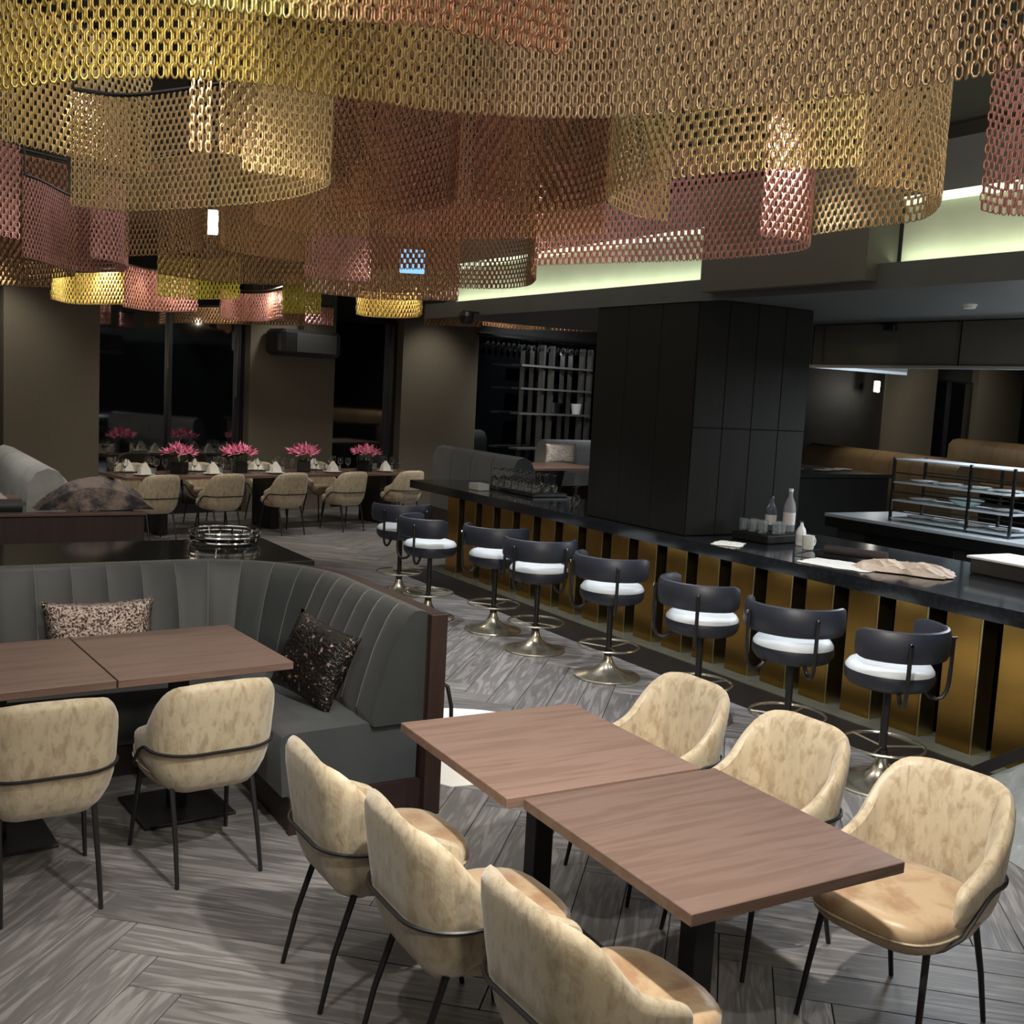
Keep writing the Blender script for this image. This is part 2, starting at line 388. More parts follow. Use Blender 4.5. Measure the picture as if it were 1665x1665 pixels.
def chair_proto():
    t = thing('dining_chair', '', 'chair')
    P, H, L1, La = ushape()
    rings = []
    for i, (x, y, nx, ny, u) in enumerate(P):
        au = abs(u); tip = H-au; e = sqrt(max(0, 1-(1-min(1, tip/.055))**2)); e = max(.04, e)
        top = .822-.018*sm(.08, .23, au)-.195*sm(.17, .42, au)-.045*sm(.38, H, au)
        zb = .345+.055*sm(.28, H, au); zm = (top*.45+zb*.55)
        top = zm+(top-zm)*(.45+.55*e); zb = zm-(zm-zb)*(.45+.55*e)
        th = (.034-.002*sm(.2, .4, au)); back = 1-sm(.14, .36, au); hgt = top-zb; cz = -.01
        c0 = -th/2; sc = e
        def off(o): return c0+(o-c0)*sc
        outs = [(0, -.105), (.03, -.075), (.11, -.045), (.24, -.018), (.38, -.002), (.56, .006+.006*back), (.82, .008+.022*back), (.93, .006+.026*back), (.98, -.003+.026*back)]
        chan = .010*abs(sin((u+.0575)*pi/.115))*(1-sm(.22, .30, au))
        ins = [(.985, -th+.010+.026*back), (.94, -th-.002+.024*back), (.80, -th-.006-chan+.012*back), (.56, -th-.010-chan), (.38, -th-.012-chan), (.24, -th-.014-chan*.6), (.13, -th-.03), (.06, -.10)]
        mid = [(1.0, (outs[-1][1]+ins[0][1])/2)]
        rings.append([(x+nx*off(o), y+ny*off(o), zb+hgt*f) for f, o in outs+mid+ins])
    br = MB().loft(rings).ob('backrest', VELVET, t, True)
    # seams of the vertical channels on the inner face
    for u0 in (-.172, -.0575, .0575, .172):
        i = min(range(len(P)), key=lambda k: abs(P[k][4]-u0)); x, y, nx, ny, u = P[i]
        bk = 1-sm(.14, .36, abs(u))
        pts = [(x+nx*(o), y+ny*(o), z) for z, o in ((.785, -.033+.022*bk), (.73, -.040+.013*bk), (.60, -.0445), (.52, -.046), (.47, -.048))]
        MB().tube(pts, .003, 5).ob('seam', VELVET, br)
    # seat cushion
    def se(hx, yf, yb, z, n=28, e=3.2):
        out = []
        for i in range(n):
            a = 2*pi*i/n; c, s_ = cos(a), sin(a)
            out.append((hx*math.copysign(abs(c)**(2/e), c), (yf+yb)/2+(yf-yb)/2*math.copysign(abs(s_)**(2/e), s_), z))
        return out
    rg = [se(.13, .16, -.10, .352), se(.185, .225, -.155, .355), se(.212, .262, -.18, .375), se(.225, .285, -.185, .40), se(.228, .290, -.187, .412), se(.224, .287, -.187, .418),
          se(.228, .292, -.187, .426), se(.228, .292, -.187, .455), se(.215, .278, -.185, .474), se(.18, .24, -.17, .484), se(.09, .13, -.10, .488)]
    st_ = MB().loft(rg).ob('seat', VELVET_IN, t, True)
    pp = [p for p in se(.2285, .2925, -.187, .419, 40) if p[1] > -.1]
    pp.sort(key=lambda p: atan2(p[0], p[1]))
    MB().tube(pp, .004, 6).ob('piping', VELVET, st_, True)
    # legs and frame
    for sx in (-1, 1):
        MB().tube([(sx*.165, -.155, .37), (sx*.168, -.22, .18), (sx*.172, -.262, 0)], .0115, 8, r2=.0085).ob('leg', BLACK, t, True)
        MB().tube([(sx*.185, .17, .375), (sx*.20, .205, .18), (sx*.212, .235, 0)], .0115, 8, r2=.0085).ob('leg', BLACK, t, True)
    pts = []
    for x, y, nx, ny, u in P:
        if abs(u) > H-.10: continue
        z = .535-.06*sm(.34, .50, abs(u)); o = .0115
        pts.append((x+nx*o, y+ny*o, z))
    a, b = pts[0], pts[-1]
    pts = [(-.185, .165, .372), (-.215, .13, .385), (-.246, .085, .42)]+pts+[(.246, .085, .42), (.215, .13, .385), (.185, .165, .372)]
    MB().tube(pts, .007, 6).ob('frame_rod', BLACK, t, True)
    return t
chair = Series(chair_proto)
g1 = 'champagne velvet chairs at the front right table'
chair((2.85, 3.42, 0), RAD(91), 'champagne velvet chair on the bar side of the front table, farthest of three', g1)
chair((2.87, 2.80, 0), RAD(92), 'champagne velvet chair on the bar side of the front table, middle of three', g1)
chair((2.93, 2.17, 0), RAD(97), 'champagne velvet chair nearest the camera on the bar side, whole seat in view', g1)
chair((1.53, 3.22, 0), RAD(-90), 'champagne velvet chair seen from behind, nearest the grey banquette at the front table', g1)
chair((1.57, 2.66, 0), RAD(-91), 'champagne velvet chair seen from behind, middle of the left side of the front table', g1)
chair((1.63, 2.07, 0), RAD(-89), 'champagne velvet chair at the bottom edge of the picture, back to the camera', g1)
g2 = 'champagne velvet chairs at the banquette tables'
chair((1.24, 4.36, 0), RAD(4), 'champagne velvet chair pushed up to the right-hand banquette table', g2)
chair((.62, 4.31, 0), RAD(1), 'champagne velvet chair at the left edge, pushed up to the left-hand banquette table', g2)
g3 = 'champagne velvet chairs at the far flower table'
for s_, l in ((0, 'left end of the near side'), (.87, 'second from the left on the near side'), (1.8, 'third from the left on the near side'), (2.76, 'fourth from the left on the near side')):
    chair(FW(s_, .27), FR, 'velvet chair, far flower table, %s' % l, g3)
chair(FW(3.78, .29), FR, 'velvet chair at the right end of the far flower table', g3)
for s_, l in ((.35, 'first from the left'), (1.3, 'second from the left'), (2.25, 'third from the left'), (3.2, 'fourth from the left')):
    chair(FW(s_, 1.42), FR+pi, 'velvet chair on the window side of the far table, %s' % l, g3)
chair(FW(-.72, .95), FR-RAD(90), 'pale lit velvet chair at the left head of the far flower table', g3)
# ================================================================ tables
def table_proto():
    t = thing('dining_table', '', 'table')
    MB().box((0, 0, .733), (.765, .815, .034), bev=.002).ob('tabletop', TABLEW, t)
    MB().box((0, 0, .36), (.075, .075, .70), bev=.003).ob('post', BLACK, t)
    MB().box((0, 0, .711), (.36, .36, .008)).ob('mounting_plate', BLACK, t)
    MB().box((0, 0, .008), (.42, .42, .014), bev=.003).ob('foot_plate', BLACK, t)
    return t
table = Series(table_proto)
table((2.130, 3.132, 0), RAD(-2), 'square walnut table, rear half of the front right pair', 'walnut tables')
table((2.152, 2.296, 0), RAD(-1.7), 'square walnut table nearest the camera, front half of the front right pair', 'walnut tables')
table((1.295, 4.915, 0), RAD(3.6), 'square walnut table at the corner banquette, right of the seam', 'walnut tables')
table((.525, 4.868, 0), RAD(3.6), 'square walnut table at the corner banquette, cut by the left edge', 'walnut tables')
# ================================================================ corner banquette
def path(z_off=0):
    r = .62; P = []
    n = 60
    L1, La, L2 = 2.35, pi/2*r, .95
    for i in range(n+1):
        d = (L1+La+L2)*i/n; P.append(pt(d))
    return P
def pt(d, L1=2.35, r=.62):
    La = pi/2*r
    if d < L1: return (-.78+d, 5.95, 0, 1)
    if d < L1+La: a = (d-L1)/r; return (1.57+r*sin(a), 5.33+r*cos(a), sin(a), cos(a))
    return (2.19, 5.33-(d-L1-La), 1, 0)
DT = 2.35+pi/2*.62+.95
def sweep(mb, d0, d1, n, prof, bulge=0):
    rings = []
    for i in range(n+1):
        f = i/n; x, y, nx, ny = pt(d0+(d1-d0)*f)
        b = bulge*(sin(pi*f)**.5 if 0 < f < 1 else 0)
        rings.append([(x+nx*(o-b*k), y+ny*(o-b*k), z) for o, z, k in prof])
    return mb.loft(rings)
bq = thing('banquette', 'charcoal grey channel-tufted corner banquette with wooden end panel', 'banquette', (2.1, 5.6, 0))
def bob(mb, name, m, sm_=True, **k):
    o = mb.ob(name, m, bq, sm_, **k); o.location = (-2.1, -5.6, 0); return o
backp = [(-.15, .452, 1), (-.165, .50, 1), (-.135, .62, 1), (-.085, .78, 1), (-.03, .90, 1), (.005, .955, 1), (.03, .978, .6), (.06, .98, .2), (.098, .97, 0), (.098, .452, 0)]
nch = 24
for k in range(nch):
    d0, d1 = DT*k/nch, DT*(k+1)/nch
    bob(sweep(MB(), d0+.001, d1-.001, 8, backp, .007), 'back_channel', GREYF)
for k in range(1, nch):
    x, y, nx, ny = pt(DT*k/nch)
    bob(MB().tube([(x+nx*o, y+ny*o, z) for o, z, _ in backp[1:8]], .0032, 6), 'piping', mat('grey_piping', (.085, .09, .092), .5))
seatp = [(-.565, .17, 0), (-.58, .40, 0), (-.57, .44, 0), (-.54, .455, 0), (-.15, .462, 0), (.09, .445, 0), (.09, .17, 0)]
bob(sweep(MB(), 0, DT-.04, 48, seatp), 'seat_cushion', mat('grey_seat_leather', (.040, .046, .051), .42, sheen=.15, noise=(4, (.052, .059, .064), .3, .7), bump=(60, .1, .002)))
bob(sweep(MB(), 0, DT-.05, 40, [(-.53, 0, 0), (-.53, .168, 0), (.09, .168, 0), (.09, 0, 0)]), 'plinth', WENGE, False)
bob(sweep(MB(), 0, DT+.0, 60, [(.10, 0, 0), (.10, .962, 0), (.185, .962, 0), (.185, 0, 0)]), 'back_panel', WENGE, False)
# end panel
bob(MB().box((2.335, 4.362, .481), (.085, .03, .962), bev=.002).box((1.97, 4.405, .085), (.64, .03, .168)), 'end_panel', WENGE, False)
def pillow(name, label, loc, rot, wx, wz, m, seed):
    rnd = random.Random(seed); n = 16; vs = []; fs = []
    for side in (1, -1):
        for i in range(n+1):
            for j in range(n+1):
                a, b = -1+2*i/n, -1+2*j/n
                pin = 1-.10*(1-abs(a)**2)*abs(b)**3-0; pj = 1-.10*(1-abs(b)**2)*abs(a)**3
                th = .075*((1-abs(a)**3)*(1-abs(b)**3))**.55
                th += .006*sin(7*a+seed)*cos(6*b)*(th/.07)
                vs.append((a*wx/2*pj, side*th, b*wz/2*pin))
    k = (n+1)**2
    for s_ in (0, 1):
        for i in range(n):
            for j in range(n):
                q = s_*k+i*(n+1)+j; fs.append((q, q+1, q+n+2, q+n+1))
    mb = MB().add(vs, fs)
    me = mb.mesh(name, m, True)
    bm = bmesh.new(); bm.from_mesh(me); bmesh.ops.remove_doubles(bm, verts=bm.verts, dist=1e-4); bmesh.ops.recalc_face_normals(bm, faces=bm.faces); bm.to_mesh(me); bm.free()
    o = bpy.data.objects.new(name, me); COL.objects.link(o); o.location = loc; o.rotation_euler = rot
    o['label'] = label; o['category'] = 'pillow'
    return o
pillow('throw_pillow', 'silver and pink sequinned pillow leaning on the back of the corner banquette', (1.10, 5.70, .66), (RAD(-14), 0, 0), .56, .36, SEQP, 1)
pillow('throw_pillow', 'black sequinned pillow standing at the right arm of the corner banquette', (1.93, 4.86, .655), (RAD(-22), RAD(8), RAD(-74)), .48, .40, SEQD, 2)
o = MB().tube([(2.39, 4.42, .62), (2.42, 4.40, .60), (2.445, 4.40, .50), (2.45, 4.40, .38), (2.44, 4.40, .28), (2.42, 4.40, .24), (2.40, 4.42, .26)], .010, 8).ob('door_pull', BLACK, None, True)
o['label'] = 'black curved handle on the outer side of the banquette end panel'; o['category'] = 'handle'
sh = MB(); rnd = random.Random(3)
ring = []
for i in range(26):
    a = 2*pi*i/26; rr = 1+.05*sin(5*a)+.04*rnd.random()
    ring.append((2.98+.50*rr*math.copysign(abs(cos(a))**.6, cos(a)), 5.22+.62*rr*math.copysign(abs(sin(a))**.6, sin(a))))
sh.prism(ring, .001, .006)  # thin white patch with a wavy outline
o = sh.ob('floor_patch', mat('white_patch', (.85, .84, .80), .8, bump=(6, .5, .03))); o['label'] = 'white cloth lying on the floor behind the front walnut tables'; o['category'] = 'patch'
# ================================================================ bar stools
def stool_proto():
    t = thing('bar_stool', '', 'stool')
    prof = [(0, 0), (.238, 0), (.243, .006), (.238, .014), (.18, .026), (.11, .047), (.06, .08), (.038, .12), (.028, .16), (.028, .17), (0, .17)]
    MB().lathe(prof, n=36).ob('base', NICKEL, t, True)
    MB().cyl((0, 0, .16), .021, .41, 14).cyl((0, 0, .14), .030, .06, 14).ob('pole', BLACK, t, True)
    ringp = [(.218*cos(a), .218*sin(a), .225) for a in [2*pi*i/40 for i in range(40)]]
    fr = MB().tube(ringp, .008, 8, closed=True)
    for a in (RAD(80), RAD(200), RAD(320)): fr.tube([(.02*cos(a), .02*sin(a), .215), (.215*cos(a), .215*sin(a), .225)], .006, 6)
    fr.ob('footrest', NICKEL, t, True)
    MB().lathe([(0, .555), (.16, .545), (.208, .56), (.230, .59), (.234, .62), (.229, .640), (.0, .640)], n=32).ob('seat', NAVY, t, True)
    MB().lathe([(.229, .638), (.228, .652), (.212, .675), (.16, .690), (.0, .698)], n=32).ob('seat_pad', PAD, t, True)
    # backrest: padded band around the rear (rear = -Y)
    rings = []
    n = 30
    for i in range(n+1):
        a = RAD(-90-98+196*i/n); e = min(1, (min(i, n-i)+.15)/1.6); h = .083*(.72+.28*min(1, e)); zc = .812
        r0 = .268; tk = .026*min(1, .5+.5*e)
        pr = [(tk, 0), (tk*.92, h*.6), (tk*.5, h*.93), (0, h), (-tk*.5, h*.93), (-tk*.92, h*.6), (-tk, 0), (-tk*.92, -h*.6), (-tk*.5, -h*.93), (0, -h), (tk*.5, -h*.93), (tk*.92, -h*.6)]
        rings.append([((r0+o_)*cos(a), (r0+o_)*sin(a), zc+z) for o_, z in pr])
    MB().loft(rings).ob('backrest', NAVY, t, True)
    for a in (RAD(-90-40), RAD(-90+40)):
        pts = [(.305, .845), (.305, .70), (.303, .60), (.295, .55), (.275, .515), (.245, .503), (.215, .510), (.195, .53), (.18, .552)]
        pts = [(r*cos(a), r*sin(a), z) for r, z in pts]
        MB().tube(pts, .0115, 8).ob('back_arm', BLACK, t, True)
        MB().lathe([(0, .006), (.008, .006), (.010, 0), (0, 0)], n=10).ob('bolt', CHROME, t, True, loc=(.316*cos(a), .316*sin(a), .838)).rotation_euler = (0, RAD(90), a)
    return t
stool = Series(stool_proto)
SG = 'slate blue bar stools along the bar'
# rz such that the rear (-Y) points to the given heading
for (x, y, head, l) in ((4.74, 3.74, 276, 'nearest the camera, turned toward the far end of the bar'), (4.66, 4.36, 207, 'second from the right, beside the nearest stool'),
                        (4.62, 5.10, 182, 'third from the right, behind the back of a velvet chair'), (4.67, 6.12, 199, 'fourth from the right, its whole disc base in the open aisle'),
                        (4.60, 6.98, 238, 'fifth from the right, facing away from the camera'), (4.64, 7.70, 212, 'third from the far end of the bar'),
                        (4.34, 8.32, 175, 'second from the far end, white seat beside the banquette'), (4.55, 9.35, 253, 'farthest from the camera, before the end of the bar')):
    stool((x, y, 0), RAD(head+90), 'blue bar stool, %s' % l, SG)
ORD = ['leftmost', 'second from the left', 'third from the left', 'fourth from the left', 'fifth from the left', 'sixth from the left', 'seventh from the left']
# ================================================================ bar counter
bar = thing('bar_counter', 'long bar counter with black stone top and brass panels', 'counter', (6.2, 6.5, 0))
def par(mb, name, m, p, smooth=False, **k):
    o = mb.ob(name, m, p, smooth, **k); l = p.location; o.location = (-l[0], -l[1], -l[2]); return o
par(MB().prism([(5.49, 2.0), (6.95, 2.0), (6.95, 7.80), (6.45, 7.80), (6.45, 11.1), (5.49, 11.1)], .86, .95), 'worktop', GLOSSB, bar)
par(MB().box((6.35, 4.2, .43), (.9, 4.3, .86)).box((6.35, 7.1, .43), (.8, 1.4, .86)).box((6.1, 9.3, .43), (.4, 2.9, .86)), 'carcass', mat('dark_panel', (.02, .022, .02), .3), bar)
par(MB().box((5.87, 6.5, .44), (.03, 8.6, .84)), 'back_panel', mat('dark_mirror', (.10, .085, .06), .12, 1), bar)
for k in range(-4, 18):
    y = 3.835+.375*k
    if y < 2.1: continue
    par(MB().box((5.665, y+.125, .436), (.035, .235, .845)), 'brass_panel', BRASS, bar)
    par(MB().box((5.72, y+.003, .436), (.145, .016, .848)), 'brass_fin', BRASSE, bar)
def single(name, mb, m, label, cat, smooth=False, loc=None, rz=0, **k):
    o = mb.ob(name, m, None, smooth, loc, rz, **k); o['label'] = label; o['category'] = cat; return o
# things on the bar
BT = .952
def bottle(h, r, m, cap, label, loc):
    t = thing('glass_bottle', label, 'bottle', loc)
    MB().lathe([(0, 0), (r*.9, 0), (r, .01), (r, h*.55), (r*.85, h*.66), (r*.36, h*.82), (r*.30, h*.95), (0, h*.95)], n=20).ob('body', m, t, True)
    MB().lathe([(r*1.01, h*.16), (r*1.02, h*.17), (r*1.02, h*.44), (r*1.01, h*.45)], n=20).ob('label_band', mat('paper_label', (.60, .56, .56), .6), t, True)
    MB().cyl((0, 0, h*.93), r*.38, h*.07, 14).ob('cap', cap, t, True)
    return t
single('serving_box', MB().box((0, 0, .03), (.52, .36, .058), bev=.006).box((0, 0, .061), (.48, .32, .004)), BLACKW, 'flat black box on the bar under the water bottles', 'box', loc=(6.22, 6.14, BT), rz=.1)
BB = BT+.066
bottle(.27, .045, mat('smoked_glass', (.35, .42, .50), .05, trans=.8), CHROME, 'short dark-shouldered water bottle on the bar, left of the tall one', (6.30, 6.24, BB))
bottle(.34, .048, mat('bottle_glass', (.70, .72, .78), .05, trans=.7), WHITE, 'tallest clear water bottle on the bar beside the black column', (6.38, 6.12, BB))
bottle(.19, .038, mat('bottle_white', (.75, .77, .78), .15), CHROME, 'small white bottle at the right of the bottle group on the bar', (6.22, 5.83, BT))
t = thing('mug', 'white mug on the bar, right of the bottles', 'mug', (6.12, 5.66, BT))
MB().lathe([(0, 0), (.038, 0), (.042, .01), (.045, .105), (.041, .105), (.037, .012), (0, .01)], n=24).ob('body', WHITE, t, True)
MB().tube([(.044, 0, .085), (.07, 0, .08), (.078, 0, .055), (.068, 0, .03), (.043, 0, .025)], .006, 8).ob('handle', WHITE, t, True)
def glass_proto():
    t = thing('wine_glass', '', 'glass')
    MB().lathe([(0, 0), (.034, .001), (.034, .003), (.006, .008), (.004, .03), (.004, .085), (.012, .095), (.032, .12), (.039, .15), (.036, .18), (.029, .205), (.0275, .205), (.034, .18), (.037, .15), (.030, .122), (.010, .099), (0, .097)], n=16).ob('body', GLASS, t, True)
    return t
wineg = Series(glass_proto)
def tumbler_proto():
    t = thing('tumbler', '', 'glass')
    MB().lathe([(0, 0), (.032, 0), (.036, .09), (.033, .09), (.029, .012), (0, .012)], n=16).ob('body', mat('tumbler_glass', (.8, .86, .86), .04, trans=.9), t, True)
    return t
tumbler = Series(tumbler_proto)
for i, (x, y, z) in enumerate(((6.05, 6.28, BB), (6.13, 6.24, BB), (6.05, 6.18, BB), (6.13, 6.14, BB), (6.05, 6.07, BB), (6.22, 6.04, BB), (6.14, 6.01, BB))):
    tumbler((x, y, z), 0, 'small clear tumbler on the black box by the water bottles, %s' % ORD[i], 'tumblers beside the water bottles')
def crumple(name, label, cat, loc, sx, sy, h, m, seed, rz=0, n=13, edge=.5, sharp=1.0):
    rnd = random.Random(seed); vs = []; fs = []
    for i in range(n+1):
        for j in range(n+1):
            a, b = -1+2*i/n, -1+2*j/n
            rr = max(abs(a), abs(b)); f = max(0, 1-rr**4)
            z = h*f**.7*(.25+.75*rnd.random())*(.5+.5*cos(1.3*a+.5)*cos(b))
            wob = 1+.12*sin(3*a+seed)*edge+.10*cos(4*b+seed)*edge
            jx, jy = (rnd.random()-.5)*.9/n*sx, (rnd.random()-.5)*.9/n*sy
            vs.append((a*sx/2*wob*(1-.2*b*b*edge)+jx, b*sy/2*wob*(1-.2*a*a*edge)+jy, z+.002))
    k = len(vs); vs += [(x, y, .0005) for x, y, z in vs]
    for i in range(n):
        for j in range(n):
            q = i*(n+1)+j; fs += [(q, q+n+1, q+n+2), (q, q+n+2, q+1)]; fs.append((k+q, k+q+1, k+q+n+2, k+q+n+1))
    bd = [i*(n+1) for i in range(n+1)]+[n*(n+1)+j for j in range(1, n+1)]+[i*(n+1)+n for i in range(n-1, -1, -1)]+[j for j in range(n-1, 0, -1)]
    for a, b in zip(bd, bd[1:]+bd[:1]): fs.append((a, b, b+k, a+k))
    return single(name, MB().add(vs, fs), m, label, cat, False, loc, rz)
crumple('folded_napkin', 'white folded papers lying on the bar in front of the black column', 'paper', (5.66, 6.02, BT), .26, .22, .02, LINEN, 4, .6)
PAPER = mat('kraft_paper', (.62, .50, .40), .8)
crumple('wrapping_paper', 'crumpled beige wrapping paper spread on the bar near the right edge', 'paper', (6.05, 4.72, BT+.004), .46, .60, .075, PAPER, 9, .5, 14)
crumple('paper_sheet', 'flat white sheet under the knife case on the bar', 'paper', (5.76, 5.02, BT), .34, .56, .010, LINEN, 12, .25)
t = thing('knife_case', 'dark rolled case lying across the crumpled paper on the bar', 'case', (6.12, 5.16, BT+.042), .35)
MB().tube([(-.02, .26, 0), (0, 0, .0), (.02, -.18, 0)], .034, 14).ob('body', mat('dark_brown_leather', (.035, .026, .026), .4), t, True)
MB().tube([(-.02, .26, 0), (-.10, .36, -.02), (-.22, .40, -.035)], .006, 6).ob('strap', BLACK, t, True)
t = thing('storage_crate', 'dark crate with a white lid on the bar at the right edge', 'box', (6.66, 4.30, BT), -.05)
MB().box((0, 0, .05), (.40, .46, .10), bev=.008).ob('body', mat('dark_crate', (.03, .028, .026), .5), t)
MB().box((0, 0, .109), (.44, .50, .018), bev=.006).ob('lid', mat('pale_lid', (.62, .62, .60), .45), t)
# far end of the bar
t = thing('glass_rack', 'dark rack holding rows of upside-down wine glasses at the far end of the bar', 'rack', (6.15, 9.7, BT))
MB().box((0, 0, .02), (.42, 1.0, .036), bev=.004).ob('tray', DSTEEL, t)
gl = MB()
single('card_holder', MB().box((0, 0, .035), (.14, .20, .07), bev=.004), mat('pale_card', (.5, .5, .48), .5), 'small white box on the far end of the bar', 'box', loc=(5.74, 9.95, BT))
IG = Series(lambda: (lambda t: (MB().lathe([(.028, 0), (.036, .03), (.037, .055), (.028, .085), (.006, .10), (.004, .115), (.004, .17), (.03, .176), (.032, .179), (0, .179)], n=12).ob('body', GLASS, t, True), t)[1])(thing('hanging_glass', '', 'glass')))
for i in range(3):
    for j in range(7):
        IG((6.02+.12*i, 9.3+.135*j, BT+.040), 0, 'upside-down glass in the bar rack, %s row, %s' % (('front', 'middle', 'back')[i], ORD[6-j]), 'upside-down glasses on the bar')
for i in range(4):
    IG((5.95+.13*(i % 2), 8.15+.16*i, BT+.001), 0, 'upside-down wine glass on the bar by the black column, %s' % ORD[3-i], 'glasses beside the column')
# ================================================================ kitchen pass
pas = thing('kitchen_pass', 'steel-topped kitchen pass counter behind the bar', 'counter', (8.8, 5.2, 0))
par(MB().box((8.85, 5.1, .965), (1.20, 4.7, .03), bev=.003), 'worktop', STEEL, pas)
par(MB().box((8.27, 5.1, .90), (.03, 4.68, .095)), 'apron', DSTEEL, pas)
par(MB().box((8.9, 5.1, .44), (1.0, 4.6, .88)), 'carcass', DARKW, pas)
for y in (7.1, 5.9, 4.7):
    par(MB().box((8.392, y-.55, .45), (.015, 1.0, .78), bev=.003), 'door', DSTEEL, pas)
PTOP = .981
rk = thing('plate_rack', 'open dark steel rack with plates on the kitchen pass', 'rack', (8.62, 6.18, PTOP))
for x in (-.2, .25):
    for y in (-.62, -.20, .62): MB().box((x, y, .30), (.022, .022, .60)).ob('post', DSTEEL, rk)
for z in (.03, .20, .37, .585):
    MB().box((.025, 0, z), (.47, 1.26, .012)).ob('shelf', STEEL, rk)
for z in (.10, .28, .46):
    for x in (-.2, .25): MB().box((x, 0, z), (.010, 1.24, .010)).ob('rail', DSTEEL, rk)
def plate_proto():
    t = thing('plate', '', 'plate')
    MB().lathe([(0, 0), (.06, 0), (.075, .006), (.125, .018), (.127, .021), (.07, .010), (0, .006)], n=24).ob('body', WHITE, t, True)
    return t
plate = Series(plate_proto)
for z, lvl in ((.037, 'bottom'), (.207, 'middle'), (.377, 'upper')):
    for y in ((-.42, .45) if lvl == 'middle' else (-.42, -.12, .18, .45)):
        plate((8.645, 6.18+y, PTOP+z), 0, 'white plate on the %s shelf of the kitchen rack, %s' % (lvl, {.45: 'leftmost', .18: 'second from the left', -.12: 'third from the left', -.42: 'rightmost'}[y]), 'plates on the %s shelf of the kitchen rack' % lvl)
single('serving_bowl', MB().lathe([(0, 0), (.05, 0), (.10, .02), (.16, .07), (.155, .072), (.09, .028), (0, .012)], n=28), mat('mint_china', (.6, .75, .72), .2), 'wide pale bowl standing on the middle shelf of the kitchen rack', 'bowl', True, (8.60, 6.13, PTOP+.207))
hl = thing('heat_lamp_gantry', 'steel gantry shelf over the right end of the kitchen pass', 'gantry', (8.75, 4.75, PTOP))
MB().box((0, 0, .66), (.5, 1.3, .06), bev=.004).ob('hood', STEEL, hl)
for y in (-.6, .6):
    for x in (-.22, .22): MB().tube([(x, y, 0), (x, y, .64)], .018, 10).ob('post', STEEL, hl, True)
MB().box((0, 0, .626), (.10, 1.1, .008)).ob('light_strip', emis('cool_strip', (.7, .85, 1), 4), hl)
hd = thing('extractor_hood', 'dark glass-fronted extractor hood hanging over the kitchen pass', 'hood', (8.7, 5.2, 2.39))
HG = mat('hood_glass', (.10, .10, .092), .32, .2, noise=(1.5, (.13, .13, .115), .3, .7))
MB().box((-.69, 0, .215), (.02, 4.7, .37)).ob('front_panel', HG, hd)
MB().box((0, 2.35, .215), (1.40, .02, .37)).ob('side_panel', HG, hd)
MB().box((0, 0, .39), (1.38, 4.7, .03)).ob('top', DSTEEL, hd)
MB().box((-.695, 0, .015), (.035, 4.74, .03), bev=.004).box((0, 2.36, .015), (1.4, .035, .03)).ob('rim', STEEL, hd)
for y in (2.2, .7, -.8): MB().box((-.712, y, .215), (.006, .012, .37)).ob('joint', DSTEEL, hd)
MB().box((-.73, 1.42, .36), (.06, .13, .06), bev=.01).ob('bracket', BLACK, hd)
single('smoke_detector', MB().lathe([(0, -.03), (.04, -.03), (.055, 0), (0, 0)], n=20), WHITE, 'small round detector under the grey soffit near the right edge', 'detector', True, (6.9, 5.05, 2.80))
# back of the kitchen
BX = thing('back_counter', 'dark back counter with glassware beyond the bar', 'counter', (11.6, 11.2, 0))
par(MB().box((11.3, 11.3, 1.12), (2.2, 2.6, .05), bev=.004), 'worktop', mat('dark_stone_soft', (.03, .034, .033), .25), BX)
par(MB().box((11.3, 11.3, .55), (2.1, 2.5, 1.09)), 'carcass', DARKW, BX)
for k in range(5): par(MB().box((10.24, 10.3+.5*k, .55), (.02, .46, .98), bev=.003), 'door', mat('dark_door', (.025, .027, .026), .4), BX)
rnd = random.Random(5)
for k in range(15):
    tumbler((10.55+.30*(k % 3)+.05*rnd.random(), 11.0+.28*(k//3)+.08*rnd.random(), 1.146), 0, 'clear glass on the dark back counter behind the bar', 'glasses on the back counter')
for k in range(6):
    plate((10.5+.32*k, 10.45+.1*(k % 3), 1.147), 0, 'white plate on the dark back counter behind the bar', 'plates on the back counter')
def profile_sofa(name, label, cat, a, b, thick, zt, m, endm, z0=.0, group=None):
    """a long seat back running from a to b: padded back over a dark base"""
    L = hypot(b[0]-a[0], b[1]-a[1]); ang = atan2(b[1]-a[1], b[0]-a[0])
    t = thing(name, label, cat, (a[0], a[1], 0), ang, group)
    H = zt
    pr = [(-thick*.5, z0+.42), (-thick*.56, z0+.6), (-thick*.5, H-.16), (-thick*.3, H-.04), (0, H), (thick*.3, H-.03), (thick*.45, H-.12), (thick*.5, z0+.4)]
    n = max(1, int(L/.5))
    for k in range(n):
        MB().loft([[(L*(k+f)/n+ (0.004 if f == 0 else -.004), y, z) for y, z in pr] for f in (0, .12, .5, .88, 1)]).ob('back_channel', m, t, True)
    MB().box((L/2, 0, (z0+.42)/2), (L, thick, z0+.42)).ob('base', WENGE, t)
    MB().box((L/2, -thick/2-.25, .3), (L-.02, .5, .28), bev=.03).ob('seat_cushion', m, t)
    return t
profile_sofa('high_banquette', 'tan leather high-backed banquette beyond the kitchen, nearer one', 'banquette', (14.4, 13.4), (13.2, 9.4), .42, 1.40, TAN, TAN)
profile_sofa('high_banquette', 'tan leather banquette far back at the right edge', 'banquette', (24.8, 18.1), (23.2, 14.4), .5, 1.42, TAN, TAN)
